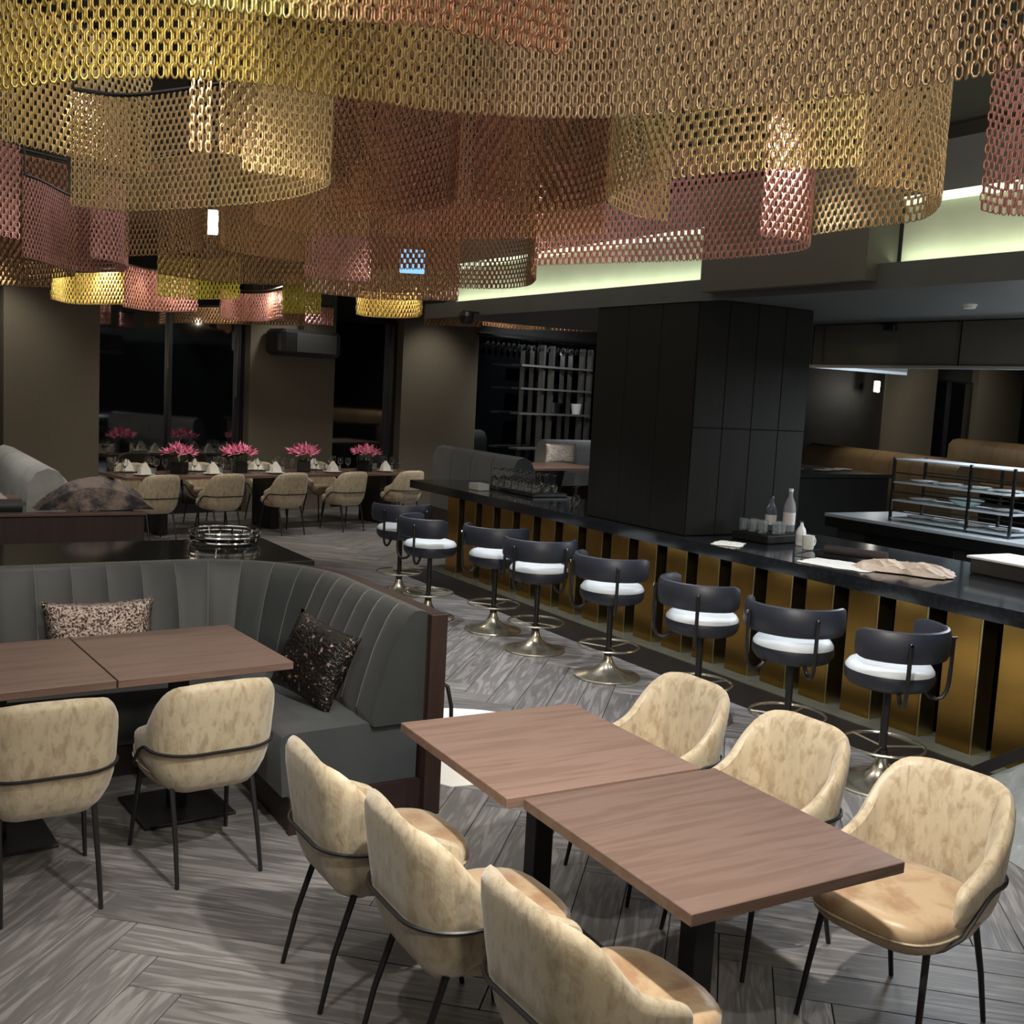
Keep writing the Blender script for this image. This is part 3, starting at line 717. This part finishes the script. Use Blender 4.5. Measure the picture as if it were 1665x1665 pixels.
o = single('wall_sconce', MB().box((0, 0, 0), (.16, .12, .30), bev=.02), mat('sconce', (.5, .5, .5), .3, emit=((1, .95, .85), .8)), 'small lit wall sconce under the extractor hood', 'lamp', loc=(23.1-.12, 19.9-.55, 2.65), rz=FR)
light('sconce_light', 'POINT', (23.0, 19.1, 2.5), 25, NEU, .05)
# ================================================================ booths at the back
profile_sofa('booth_sofa', 'dark grey booth sofa back in front of the window wall, behind the bar end', 'sofa', (6.80, 10.75), (6.90, 13.0), .30, 1.245, GREYF, GREYF)
profile_sofa('booth_sofa', 'pale grey booth sofa back beside the black column', 'sofa', (11.6, 15.9), (10.3, 15.75), .35, 1.22, LGREYF, LGREYF)
bt = thing('booth_table', 'walnut booth table with black pedestal left of the black column', 'table', (9.35, 14.1, 0), .1)
MB().box((0, 0, .88), (1.5, 1.1, .04), bev=.004).ob('tabletop', TABLEW, bt)
MB().lathe([(0, 0), (.35, 0), (.30, .05), (.20, .4), (.28, .86), (0, .86)], n=20).ob('pedestal', BLACK, bt, True)
pillow('throw_pillow', 'pale sequinned pillow on the booth beside the black column', (10.25, 15.1, 1.02), (0, 0, 0), .62, .34, mat('sequin_light', (.8, .74, .68), .4, .2, noise=(60, (.4, .32, .28), .5, .6)), 5)
profile_sofa('booth_bench', 'low grey bench under the booth table', 'bench', (10.2, 15.2), (9.1, 15.05), .3, .80, LGREYF, LGREYF)
# wall shelving with hanging glasses in the third window bay
wr = thing('wall_shelf_unit', 'tall dark metal shelf unit in front of the right-hand window bay', 'shelf', FW(8.9, 2.35), FR)
for x in (-.25, .0, .85, 1.08): MB().box((x, 0, 1.75), (.05, .12, 2.3)).ob('upright', mat('worn_steel', (.25, .25, .24), .35, .8), wr)
for z in (.98, 1.62, 2.08, 2.50):
    MB().box((-.45, -.02, z), (.95, .24, .035)).ob('shelf', mat('shelf_grey', (.14, .14, .13), .5), wr)
    MB().box((.52, -.02, z), (.95, .24, .035)).ob('shelf', mat('shelf_grey', (.14, .14, .13), .5), wr)
MB().box((-.4, -.02, 2.98), (3.0, .28, .03)).ob('glass_hanger', DSTEEL, wr)
for k in range(22):
    x, y, z = FW(7.22+.13*k, 2.33)
    IG((x, y, 2.775), 0, 'stemmed glass hanging from the wall shelf unit, %s from the left' % ('%d%s' % (k+1, {1: 'st', 2: 'nd', 3: 'rd', 21: 'st', 22: 'nd'}.get(k+1, 'th'))), 'hanging glasses in the wall shelf unit')
single('ice_bucket', MB().lathe([(0, 0), (.08, 0), (.11, .2), (.10, .2), (.07, .01), (0, .01)], n=20), WHITE, 'white bucket on the third shelf of the wall unit', 'bucket', True, FW(9.62, 2.32, 1.64))
# ceiling speaker and dome camera
sp = thing('projector', 'black box projector hanging in front of the wall pillar', 'projector', FW(3.25, 2.1, 2.36), FR)
MB().box((0, 0, .2), (1.05, .5, .38), bev=.05).ob('body', mat('black_plastic', (.012, .013, .014), .35), sp)
MB().box((.06, -.256, .2), (.70, .012, .28), bev=.004).ob('grille', mat('grille', (.03, .032, .034), .6, bump=(200, 1, .002)), sp)
MB().tube([(0, 0, .38), (0, 0, 1.40)], .03, 8).ob('bracket', BLACK, sp)
dc = thing('dome_camera', 'small dark dome camera under the soffit above the far end of the bar', 'camera', (5.46, 9.9, 2.66))
MB().lathe([(0, 0), (.05, .012), (.075, .05), (.08, .09), (0, .09)], n=20).ob('dome', BLACK, dc, True)
MB().cyl((0, 0, .09), .085, .04, 20).ob('base', DSTEEL, dc, True)
MB().box((.06, 0, .135), (.25, .06, .02)).ob('bracket', DSTEEL, dc)
cl = thing('ceiling_lamp', 'small round ceiling lamp above the yellow chain shade', 'lamp', (4.55, 10.0, 3.0))
MB().lathe([(0, 0), (.07, .01), (.11, .05), (.12, .10), (0, .10)], n=24).ob('diffuser', mat('lamp_diffuser', (.6, .55, .45), .4), cl, True)
MB().tube([(0, 0, .1), (0, 0, .775)], .02, 8).ob('stem', BLACK, cl)
# ================================================================ far table with flowers
ft = thing('banquet_table', 'long dark table laid with pink flowers before the windows', 'table', FW(2.0, .86), FR)
MB().box((0, 0, .73), (4.5, .78, .04), bev=.003).ob('tabletop', TABLEW, ft)
for x in (-1.7, -.1, 1.7): MB().box((x, 0, .36), (.12, .5, .70), bev=.003).ob('leg', BLACK, ft)
def flower_proto():
    t = thing('flower_arrangement', '', 'flowers')
    MB().box((0, 0, .075), (.17, .17, .15), bev=.008).ob('vase', BLACK, t)
    lf = MB(); rnd = random.Random(2)
    for i in range(14):
        a = rnd.random()*2*pi; r = .06+.10*rnd.random(); z = .13+.10*rnd.random()
        ca, sa = cos(a), sin(a)
        lf.add([(0, 0, .12), (ca*r*.5-sa*.018, sa*r*.5+ca*.018, z), (ca*r, sa*r, z+.02), (ca*r*.5+sa*.018, sa*r*.5-ca*.018, z)], [(0, 1, 2, 3)])
    lf.ob('leaves', GREEN, t)
    for i in range(17):
        a = i*2.4; rr = .015+.17*sqrt((i+.3)/17); z = .31-.45*rr+rnd.random()*.05
        b = MB(); d = Vector((cos(a)*rr*4, sin(a)*rr*4, 1)).normalized(); q = d.to_track_quat('Z', 'Y').to_matrix()
        for k in range(9):
            p = k*2*pi/9+(k % 2)*.2; L_ = .066+.024*rnd.random(); up = .25+.5*(k % 3)
            pts = [Vector((0, 0, 0)), Vector((cos(p-.35)*L_*.6, sin(p-.35)*L_*.6, L_*up*.5)), Vector((cos(p)*L_, sin(p)*L_, L_*up)), Vector((cos(p+.35)*L_*.6, sin(p+.35)*L_*.6, L_*up*.5))]
            b.add([tuple(q@v) for v in pts], [(0, 1, 2, 3)])
        b.add([tuple(q@Vector(v)) for v in ((.01, 0, 0), (0, .01, 0), (-.01, 0, 0), (0, -.01, 0), (0, 0, .02))], [(0, 1, 4), (1, 2, 4), (2, 3, 4), (3, 0, 4)])
        b.ob('blossom', PINK, t, loc=(cos(a)*rr, sin(a)*rr, z))
    return t
flower = Series(flower_proto)
TT = .751
for s_, l in ((.62, 'leftmost'), (1.47, 'second from the left'), (2.48, 'third from the left'), (3.52, 'rightmost')):
    flower(FW(s_, .84, TT), FR+s_, 'pink flowers in a black vase on the far table, %s' % l, 'flower arrangements on the far table')
def napkin_proto():
    t = thing('folded_napkin', '', 'napkin')
    MB().loft([[(-.07, -.05, 0), (.07, -.05, 0), (.07, .05, 0), (-.07, .05, 0)], [(-.06, -.03, .07), (.06, -.03, .07), (.06, .03, .07), (-.06, .03, .07)], [(-.012, -.01, .14), (.012, -.01, .14), (.012, .01, .14), (-.012, .01, .14)]]).ob('body', LINEN, t)
    return t
napkin = Series(napkin_proto)
for i in range(5):
    s_ = .05+.92*i
    for n_, sd in ((.62, 'near'), (1.10, 'window')):
        if s_ > 4.1: continue
        plate(FW(s_, n_, TT), 0, 'white plate, %s side of the far flower table, %s' % (sd, ORD[i]), 'plates on the far table, %s side' % sd)
        napkin(FW(s_, n_, TT+.021), FR, 'white folded napkin, %s side of the far flower table, %s' % (sd, ORD[i]), 'napkins on the far table, %s side' % sd)
        for q_, (dx, dn) in enumerate(((.21, .12), (.30, .06), (-.20, .11))):
            dn2 = dn if n_ < 1 else -dn
            wineg(FW(s_+dx, n_+dn2, TT), 0, '%s wine glass of the setting %s, %s side of far table' % (('middle', 'right', 'left')[q_], ORD[i], sd), 'wine glasses on the far table, %s side' % sd)
        tumbler(FW(s_+.13, n_+(.05 if n_ < 1 else -.05), TT), 0, 'low tumbler, %s side of the far flower table, %s' % (sd, ORD[i]), 'tumblers on the far table, %s side' % sd)
# ================================================================ left middle ground
cs = thing('service_console', 'low black gloss console behind the corner banquette', 'console', (.9, 7.4, 0))
par(MB().box((.9, 7.40, .775), (3.6, 1.1, .05), bev=.004), 'top', mat('black_gloss', (.008, .009, .008), .10, spec=.6), cs)
par(MB().box((.9, 7.40, .375), (3.5, 1.0, .75)), 'carcass', BLACKW, cs)
for k in range(4): par(MB().box((-.4+.87*k, 6.895, .40), (.84, .012, .66), bev=.003), 'door', BLACKW, cs)
CT = .801
tr = thing('mirror_tray', 'round silver openwork tray on the black console', 'tray', (2.36, 7.78, CT))
MB().cyl((0, 0, .03), .24, .012, 36).ob('plate', mat('tray_mirror', (.12, .12, .10), .12, 1), tr, True)
for z, r in ((.015, .235), (.055, .255), (.085, .25)):
    MB().tube([(r*cos(2*pi*i/36), r*sin(2*pi*i/36), z) for i in range(36)], .008, 6, closed=True).ob('rim_ring', CHROME, tr, True)
for i in range(18):
    a = 2*pi*i/18; MB().tube([(.235*cos(a), .235*sin(a), .01), (.255*cos(a), .255*sin(a), .09)], .006, 5).ob('rim_post', CHROME, tr)
pt_ = thing('partition_bench', 'dark wood-backed bench behind the black console', 'bench', (.7, 9.35, 0))
par(MB().box((.55, 9.18, .42), (3.1, .10, .82), bev=.004), 'back_panel', WENGE, pt_)
par(MB().box((.55, 9.18, .845), (3.14, .14, .02), bev=.003), 'cap_rail', mat('rail_wood', (.10, .06, .05), .35), pt_)
par(MB().tube([(-1.0, 9.36, .885), (1.20, 9.36, .895)], .055, 14), 'bolster', GREYF, pt_, True)
par(MB().box((.55, 9.55, .30), (3.0, .6, .30), bev=.03), 'seat_cushion', GREYF, pt_)
thr = MB(); rings = []
for i in range(19):
    f = i/18; x = 1.30+.92*f; h = .27*sin(pi*min(1, f*1.02))**.75
    rings.append([(x, 9.30+.02*sin(9*f), .86), (x, 9.27+.02*sin(20*f), .86+h*.7), (x+.02*sin(17*f), 9.36+.02*sin(15*f), .86+h), (x, 9.50, .86+h*.85), (x, 9.56, .86)])
rings = [[(x_, y_, max(z_, .903)) if False else (x_, y_, z_) for x_, y_, z_ in r] for r in rings]; thr.loft(rings)
single('folded_throw', thr, mat('grey_brown_throw', (.26, .20, .18), .5, noise=(7, (.06, .06, .07), .42, .58), bump=(14, .8, .03)), 'grey and pink throw heaped over the dark bench back', 'throw', True)
profile_sofa('lounge_sofa', 'pale grey curved-back sofa at the left edge before the wall pillar', 'sofa', (1.62, 14.2), (1.62, 10.9), .34, 1.06, LGREYF, BLACK)
MB_ = MB().loft([[(1.62+x*.36, y, z) for x, z in ((-.45, 0), (-.47, .6), (-.40, .92), (-.2, 1.05), (0, 1.075), (.3, 1.05), (.5, 1.0), (.5, 0))] for y in (10.86, 10.895)])
lt = thing('side_table', 'small dark table at the left edge in front of the pale sofa', 'table', (.92, 10.7, 0))
MB().box((0, 0, .79), (.9, .6, .03), bev=.004).ob('tabletop', TABLEW, lt)
MB().cyl((0, 0, 0), .03, .78, 12).cyl((0, 0, 0), .22, .02, 20).ob('pedestal', BLACK, lt, True)
crumple('folded_napkin', 'pale napkin heap on the small table at the left edge', 'napkin', (1.12, 10.7, .806), .26, .26, .10, mat('dusty_pink', (.5, .38, .37), .7), 21)
# dark bag and crumpled grey cover at the right edge
bg = thing('garment_bag', 'black-edged bag under crumpled grey plastic at the right edge', 'bag', (4.9, 3.1, 0))
rg = []
for i in range(12):
    f = i/11; y = .42-.85*f; x = .25+.03*f; z = .07+.62*f
    rg.append([(x-.035, y, z-.05), (x+.03, y+.02, z-.05), (x+.03, y+.03, z+.01), (x-.035, y+.01, z+.01)])
MB().loft(rg).ob('bag_edge', BLACK, bg, True)
rnd = random.Random(11); vs = []; fs = []; n = 26
for i in range(n+1):
    for j in range(n+1):
        a, b = i/n, j/n
        z = (.02+.60*a)*(1-b)**1.3+(.035*abs(sin(9*a+5*b+sin(7*b)))+.028*abs(sin(17*b-6*a)))*(1-(1-b)**4)*(1-b**6)
        vs.append((.215-(.30+.42*a)*b+.02*sin(8*a), .40-.85*a-.05*b, max(.004, z)))
for i in range(n):
    for j in range(n): q = i*(n+1)+j; fs.append((q, q+n+1, q+n+2, q+1))
k = len(vs); vs += [(x, y, .002) for x, y, z in vs]
bd = [i*(n+1) for i in range(n+1)]+[n*(n+1)+j for j in range(1, n+1)]+[i*(n+1)+n for i in range(n-1, -1, -1)]+[j for j in range(n-1, 0, -1)]
for a, b in zip(bd, bd[1:]+bd[:1]): fs.append((a, b, b+k, a+k))
MB().add(vs, fs).ob('plastic_cover', mat('grey_plastic', (.26, .28, .28), .30, bump=(7, .6, .03)), bg, True)
for nm, lb, lc, sz, cc, es in (('blue_panel', 'small pale blue glowing panel seen through the rose chains at centre', (3.36, 6.9, 2.86), (.17, .03, .16), (.25, .55, .85), .9),
                           ('ceiling_light_box', 'small white lit box seen under the left champagne drum', (2.25, 7.9, 3.09), (.09, .05, .17), (.8, .85, .82), 1.1)):
    t = thing(nm, lb, 'light', lc, -.55)  # small pale boxes, glow set by colour and emission
    MB().box((0, 0, 0), sz, bev=.004).ob('body', mat('glow_'+nm, cc, .4, emit=(cc, es), noise=(30, (cc[0]*.6, cc[1]*.7, cc[2]*.7), .4, .6)), t)
    MB().tube([(0, 0, sz[2]/2), (0, 0, 3.775-lc[2])], .008, 6).ob('hanger_rod', BLACK, t)
# ================================================================ chain curtains
def chainmat(name, c1, c2, sc=.9, lo=.42, hi=.6, metal=.6, rough=.42):
    return mat('chain_'+name, c1, rough, metal, noise=(sc, c2, lo, hi), coords='World', stretch=(1, 1, .5))
GOLD = chainmat('gold', (.80, .56, .10), (.78, .62, .34), 1.1)
CHAMP = chainmat('champagne', (.72, .52, .30), (.62, .50, .24), 1.3)
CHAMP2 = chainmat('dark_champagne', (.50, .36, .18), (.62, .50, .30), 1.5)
COPPER = chainmat('copper', (.52, .27, .17), (.46, .30, .17), 1.5)
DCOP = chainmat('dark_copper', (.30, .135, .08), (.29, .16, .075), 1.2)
ROSE = chainmat('rose', (.70, .38, .36), (.55, .28, .22), 1.8)
OLIVE = chainmat('olive', (.50, .46, .05), (.40, .30, .05), 1.5)
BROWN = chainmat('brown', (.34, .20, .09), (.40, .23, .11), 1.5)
YEL = chainmat('yellow', (.85, .70, .22), (.70, .45, .15), 1.8)
def gradmat(name, c1, c2, x0, x1, rough=.42, metal=.6):
    m = mat('chain_'+name, c1, rough, metal, noise=(1.1, c2, .0, 1.0), coords='World')
    nt = m.node_tree; ramp = [n for n in nt.nodes if n.type == 'VALTORGB'][0]
    g = nt.nodes.new('ShaderNodeNewGeometry'); sx = nt.nodes.new('ShaderNodeSeparateXYZ'); mr = nt.nodes.new('ShaderNodeMapRange')
    nz = [n for n in nt.nodes if n.type == 'TEX_NOISE'][0]
    ad = nt.nodes.new('ShaderNodeMath'); ad.operation = 'MULTIPLY_ADD'; ad.inputs[1].default_value = .9; 
    nt.links.new(g.outputs['Position'], sx.inputs[0]); nt.links.new(nz.outputs[0], ad.inputs[0]); nt.links.new(sx.outputs[0], ad.inputs[2])
    mr.inputs['From Min'].default_value = x0+.45; mr.inputs['From Max'].default_value = x1+.45
    nt.links.new(ad.outputs[0], mr.inputs['Value']); nt.links.new(mr.outputs[0], ramp.inputs[0])
    return m
def smooth_path(pts, step):
    P = [np.array(p, float) for p in pts]
    P = [2*P[0]-P[1]]+P+[2*P[-1]-P[-2]]
    out = []
    for i in range(1, len(P)-2):
        for t in np.linspace(0, 1, 24, endpoint=False):
            a, b, c, d = P[i-1:i+3]
            out.append(.5*((2*b)+(c-a)*t+(2*a-5*b+4*c-d)*t*t+(3*b-a-3*c+d)*t**3))
    out.append(P[-2]); out = np.array(out)
    seg = np.hypot(*(out[1:]-out[:-1]).T); cum = np.concatenate([[0], np.cumsum(seg)])
    n = max(2, int(cum[-1]/step)+1); s = np.linspace(0, cum[-1], n)
    x = np.interp(s, cum, out[:, 0]); y = np.interp(s, cum, out[:, 1])
    return np.stack([x, y], 1)
def link_template(seg, sides, hw, hh, r):
    vs = []; fs = []
    for i in range(seg):
        a = 2*pi*(i+.5)/seg; cx, cz = hw*cos(a), hh*math.copysign(abs(sin(a))**.8, sin(a))
        for j in range(sides):
            b = 2*pi*j/sides; k = r*cos(b)
            vs.append((cx+k*cos(a), r*sin(b), cz+k*sin(a)))
    for i in range(seg):
        for j in range(sides):
            fs.append((i*sides+j, i*sides+(j+1) % sides, ((i+1) % seg)*sides+(j+1) % sides, ((i+1) % seg)*sides+j))
    return np.array(vs), np.array(fs)
def chain_curtain(label, zb, pts, m, zt=3.5, group='chain curtains hanging from the ceiling'):
    d = min(hypot(*p) for p in pts)
    t = thing('chain_curtain', label, 'chandelier', (pts[0][0], pts[0][1], zb))
    if d < 5: k, seg, sd = 1.0, 8, 3
    elif d < 8.5: k, seg, sd = 1.05, 6, 3
    else: k, seg, sd = 1.4, 4, 3
    sx, sz = .0200*k, .0305*k
    P = smooth_path(pts, sx); n = len(P)
    T = np.gradient(P, axis=0); ang = np.arctan2(T[:, 1], T[:, 0])
    rows = int((zt-zb)/sz)
    tv, tf = link_template(seg, sd, .0100*k, .0195*k, .0042*k if k < 1.2 else .0058*k)
    I, J = np.meshgrid(np.arange(n), np.arange(rows), indexing='ij'); I = I.ravel(); J = J.ravel()
    rs = np.random.RandomState(len(bpy.data.objects))
    A = ang[I]+np.where((I+J) % 2 == 0, RAD(42), RAD(-42))+rs.uniform(-.15, .15, len(I))
    c, s = np.cos(A), np.sin(A)
    X = c[:, None]*tv[None, :, 0]-s[:, None]*tv[None, :, 1]+P[I, 0][:, None]-pts[0][0]
    Y = s[:, None]*tv[None, :, 0]+c[:, None]*tv[None, :, 1]+P[I, 1][:, None]-pts[0][1]
    Z = tv[None, :, 2]+(J*sz+.021*k)[:, None]
    V = np.stack([X, Y, Z], 2).reshape(-1, 3).astype(np.float32)
    Fc = (tf[None]+(np.arange(len(I))*len(tv))[:, None, None]).reshape(-1, 4).astype(np.int32)
    me = bpy.data.meshes.new('chain_links')
    me.vertices.add(len(V)); me.vertices.foreach_set('co', V.ravel())
    me.loops.add(Fc.size); me.loops.foreach_set('vertex_index', Fc.ravel())
    me.polygons.add(len(Fc)); me.polygons.foreach_set('loop_start', np.arange(0, Fc.size, 4, dtype=np.int32))
    me.polygons.foreach_set('loop_total', np.full(len(Fc), 4, np.int32))
    me.polygons.foreach_set('use_smooth', np.ones(len(Fc), bool))
    me.update(); me.validate(); me.materials.append(m)
    o = bpy.data.objects.new('chain_links', me); COL.objects.link(o); o.parent = t; o['kind'] = 'stuff'
    Q = P[::max(1, len(P)//60)]
    if tuple(Q[-1]) != tuple(P[-1]): Q = np.vstack([Q, P[-1]])
    MB().tube([(q[0]-pts[0][0], q[1]-pts[0][1], zt-zb+.012) for q in Q], .012, 6).ob('ceiling_track', BLACK, t)
    for q in (Q[0], Q[len(Q)//2], Q[-1]): MB().tube([(q[0]-pts[0][0], q[1]-pts[0][1], zt-zb+.02), (q[0]-pts[0][0], q[1]-pts[0][1], 3.775-zb)], .006, 5).ob('hanger_rod', BLACK, t)
    return t
GOLDCH = gradmat("gold_to_champagne", (.80, .60, .17), (.62, .46, .30), .9, 1.8)
COPPER2 = gradmat("olive_to_copper", (.44, .40, .14), (.52, .27, .17), .85, 1.15)
chain_curtain('largest chain curtain, gold to champagne, sweeping across the whole top of the picture', 2.8, [(0.33,3.9),(0.4,3.63),(0.51,3.43),(0.61,3.28),(0.73,3.16),(0.84,3.08),(0.98,3.01),(1.16,2.99),(1.32,2.95),(1.46,2.93),(1.67,2.82),(1.84,2.69),(1.95,2.54),(2.03,2.37),(2.12,2.22),(2.2,2.04),(2.25,1.91),(2.3,1.73),(2.31,1.61),(2.31,1.41)], GOLDCH, 3.5)
chain_curtain('gold chain curtain curling inward at the upper left edge', 3.05, [(.40,5.92),(.64,5.81),(.82,5.87),(1.0,5.97),(1.2,6.06),(1.43,6.25)], GOLD, 3.7)
chain_curtain('copper and olive chain curtain at the top edge in front of the largest one', 2.8, [(0.64,2.5),(0.74,2.48),(0.89,2.42),(1.11,2.28),(1.22,2.27),(1.34,2.26),(1.47,2.25)], COPPER2, 3.5)
chain_curtain('champagne chain curtain bent into a drum left of the picture centre', 2.8, [(1.34,4.27),(1.44,4.26),(1.56,4.24),(1.64,4.21),(1.68,4.25),(1.71,4.38),(1.7,4.72),(1.6,5.06),(1.42,5.46),(1.21,5.8),(0.98,5.87)], CHAMP, 3.35)
chain_curtain('narrow champagne chain strip inside the left drum, left one', 2.8, [(1.08,4.06),(1.13,4.03)], CHAMP, 3.5)
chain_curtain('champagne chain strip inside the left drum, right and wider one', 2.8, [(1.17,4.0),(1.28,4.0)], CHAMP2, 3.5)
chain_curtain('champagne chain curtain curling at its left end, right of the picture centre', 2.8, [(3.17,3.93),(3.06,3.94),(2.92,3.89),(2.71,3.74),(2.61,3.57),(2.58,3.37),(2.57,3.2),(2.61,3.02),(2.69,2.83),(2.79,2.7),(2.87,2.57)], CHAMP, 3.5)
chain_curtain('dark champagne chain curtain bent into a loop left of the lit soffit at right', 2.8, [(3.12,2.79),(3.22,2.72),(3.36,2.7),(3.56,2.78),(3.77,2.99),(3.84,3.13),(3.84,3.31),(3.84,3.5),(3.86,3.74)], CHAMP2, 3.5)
chain_curtain('rose pink chain curtain curved in front of the long lit cove', 2.75, [(3.5,5.52),(3.7,5.02),(3.85,4.66),(3.93,4.36),(3.96,4.08),(3.95,3.87),(3.87,3.73),(3.72,3.64),(3.51,3.67)], ROSE, 3.35)
chain_curtain('rose brown chain curtain at the right edge before the lit cove', 2.8, [(3.79,2.76),(3.93,2.76),(4.09,2.64)], ROSE, 3.5)
chain_curtain('rose pink chain drum low at the left edge', 2.75, [(1.08,8.35),(1.21,8.52),(1.53,9.07),(1.76,8.86),(1.78,8.41),(1.65,8.04),(1.44,7.89)], ROSE, 3.3)
chain_curtain('brown chain curtain curving right of the left rose drum', 2.75, [(1.59,7.53),(1.73,7.22),(1.83,6.85),(1.82,6.54),(1.76,6.29)], BROWN, 3.35)
chain_curtain('brown chain curtain curving toward the low rose curtain at the centre, left of it', 2.75, [(1.86,6.36),(1.97,6.56),(2.2,6.7),(2.46,6.74),(2.55,6.71)], BROWN, 3.35)
chain_curtain('rose chain curtain low at the picture centre, straight hanging left part', 2.75, [(2.82,7.52),(2.97,7.63),(3.16,7.62),(3.31,7.52)], ROSE, 3.4)
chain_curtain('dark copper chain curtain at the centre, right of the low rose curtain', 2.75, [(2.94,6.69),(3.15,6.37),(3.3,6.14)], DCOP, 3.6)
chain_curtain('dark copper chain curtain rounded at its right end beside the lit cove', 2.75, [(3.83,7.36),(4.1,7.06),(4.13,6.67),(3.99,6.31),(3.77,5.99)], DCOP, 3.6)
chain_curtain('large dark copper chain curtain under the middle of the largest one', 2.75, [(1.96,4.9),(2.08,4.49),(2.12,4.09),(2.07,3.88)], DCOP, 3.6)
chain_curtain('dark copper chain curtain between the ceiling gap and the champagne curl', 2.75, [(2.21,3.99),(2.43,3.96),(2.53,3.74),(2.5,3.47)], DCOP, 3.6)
chain_curtain('small rose chain strip at the left edge under the gold curtain', 2.75, [(0.8,7.17),(0.9,7.23)], ROSE, 3.3)
chain_curtain('brown chain curtain at the left edge behind the rose drum', 2.75, [(1.15,10.37),(1.4,10.4),(1.62,9.61)], BROWN, 3.4)
chain_curtain('lit yellow chain shade low at left behind the rose drum', 2.72, [(1.89,12.57),(2.22,13.15),(2.61,12.47)], YEL, 3.1)
chain_curtain('rose chain shade left of the olive chain panel', 2.72, [(2.71,12.95),(3.13,13.32),(3.47,12.71)], ROSE, 3.2)
chain_curtain('olive green chain panel above the left window', 2.75, [(2.64,11.05),(2.98,11.06),(3.26,10.48)], OLIVE, 3.15)
chain_curtain('lit rose chain shade hanging before the wall pillar left of the projector', 2.72, [(3.97,13.47),(4.31,13.88),(4.54,13.49),(4.47,12.62)], ROSE, 3.1)
chain_curtain('small olive chain panel above the projector', 2.72, [(4.1,11.57),(4.39,11.24)], OLIVE, 3.15)
chain_curtain('small lit rose chain shade right of the projector', 2.72, [(5.01,13.28),(5.33,13.2)], ROSE, 2.95)
chain_curtain('lit yellow chain drum under the round ceiling lamp', 2.72, [(4.6,10.72),(4.83,10.93),(5.05,10.78),(5.12,10.39),(4.97,9.96)], YEL, 3.05)
chain_curtain('lit rose chain shade low at the far left edge', 2.72, [(1.96,16.89),(2.39,16.31)], ROSE, 3)
chain_curtain('copper chain shade above the third window bay, left of the column', 2.85, [(7.21,12.61),(7.82,12.74),(8.04,12.38)], COPPER, 3.14)
chain_curtain('copper chain shade touching the left side of the black column', 2.85, [(8.14,12.39),(8.48,11.92)], COPPER, 3.14)
chain_curtain('long low brown chain shade above the windows', 2.72, [(3.92,15.93),(4.67,14.64),(5.18,13.68)], BROWN, 2.95)
chain_curtain('brown chain shade above the third wall pillar', 2.85, [(6.75,13.40),(7.34,12.91)], BROWN, 3.1)
chain_curtain('brown chain curtain low at the left edge behind the others', 2.75, [(1.29,11.57),(1.68,11.2)], BROWN, 3.2)
chain_curtain('dark brown chain curtain above the yellow drum', 2.75, [(3.37,8.37),(3.73,8.2),(4.09,7.82)], BROWN, 3.4)
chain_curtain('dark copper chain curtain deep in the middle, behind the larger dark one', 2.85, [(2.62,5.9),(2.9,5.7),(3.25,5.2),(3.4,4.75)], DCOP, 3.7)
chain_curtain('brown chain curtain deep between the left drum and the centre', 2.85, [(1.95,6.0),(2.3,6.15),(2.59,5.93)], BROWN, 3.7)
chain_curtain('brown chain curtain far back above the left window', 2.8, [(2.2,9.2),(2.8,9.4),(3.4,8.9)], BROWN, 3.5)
chain_curtain('copper chain curtain far back above the flower table', 2.8, [(3.6,9.6),(4.3,9.5),(4.8,8.9)], COPPER, 3.5)
chain_curtain('copper chain curtain far left above the curved-back sofa', 2.8, [(.6,8.6),(1.0,9.0),(1.5,9.3)], DCOP, 3.6)
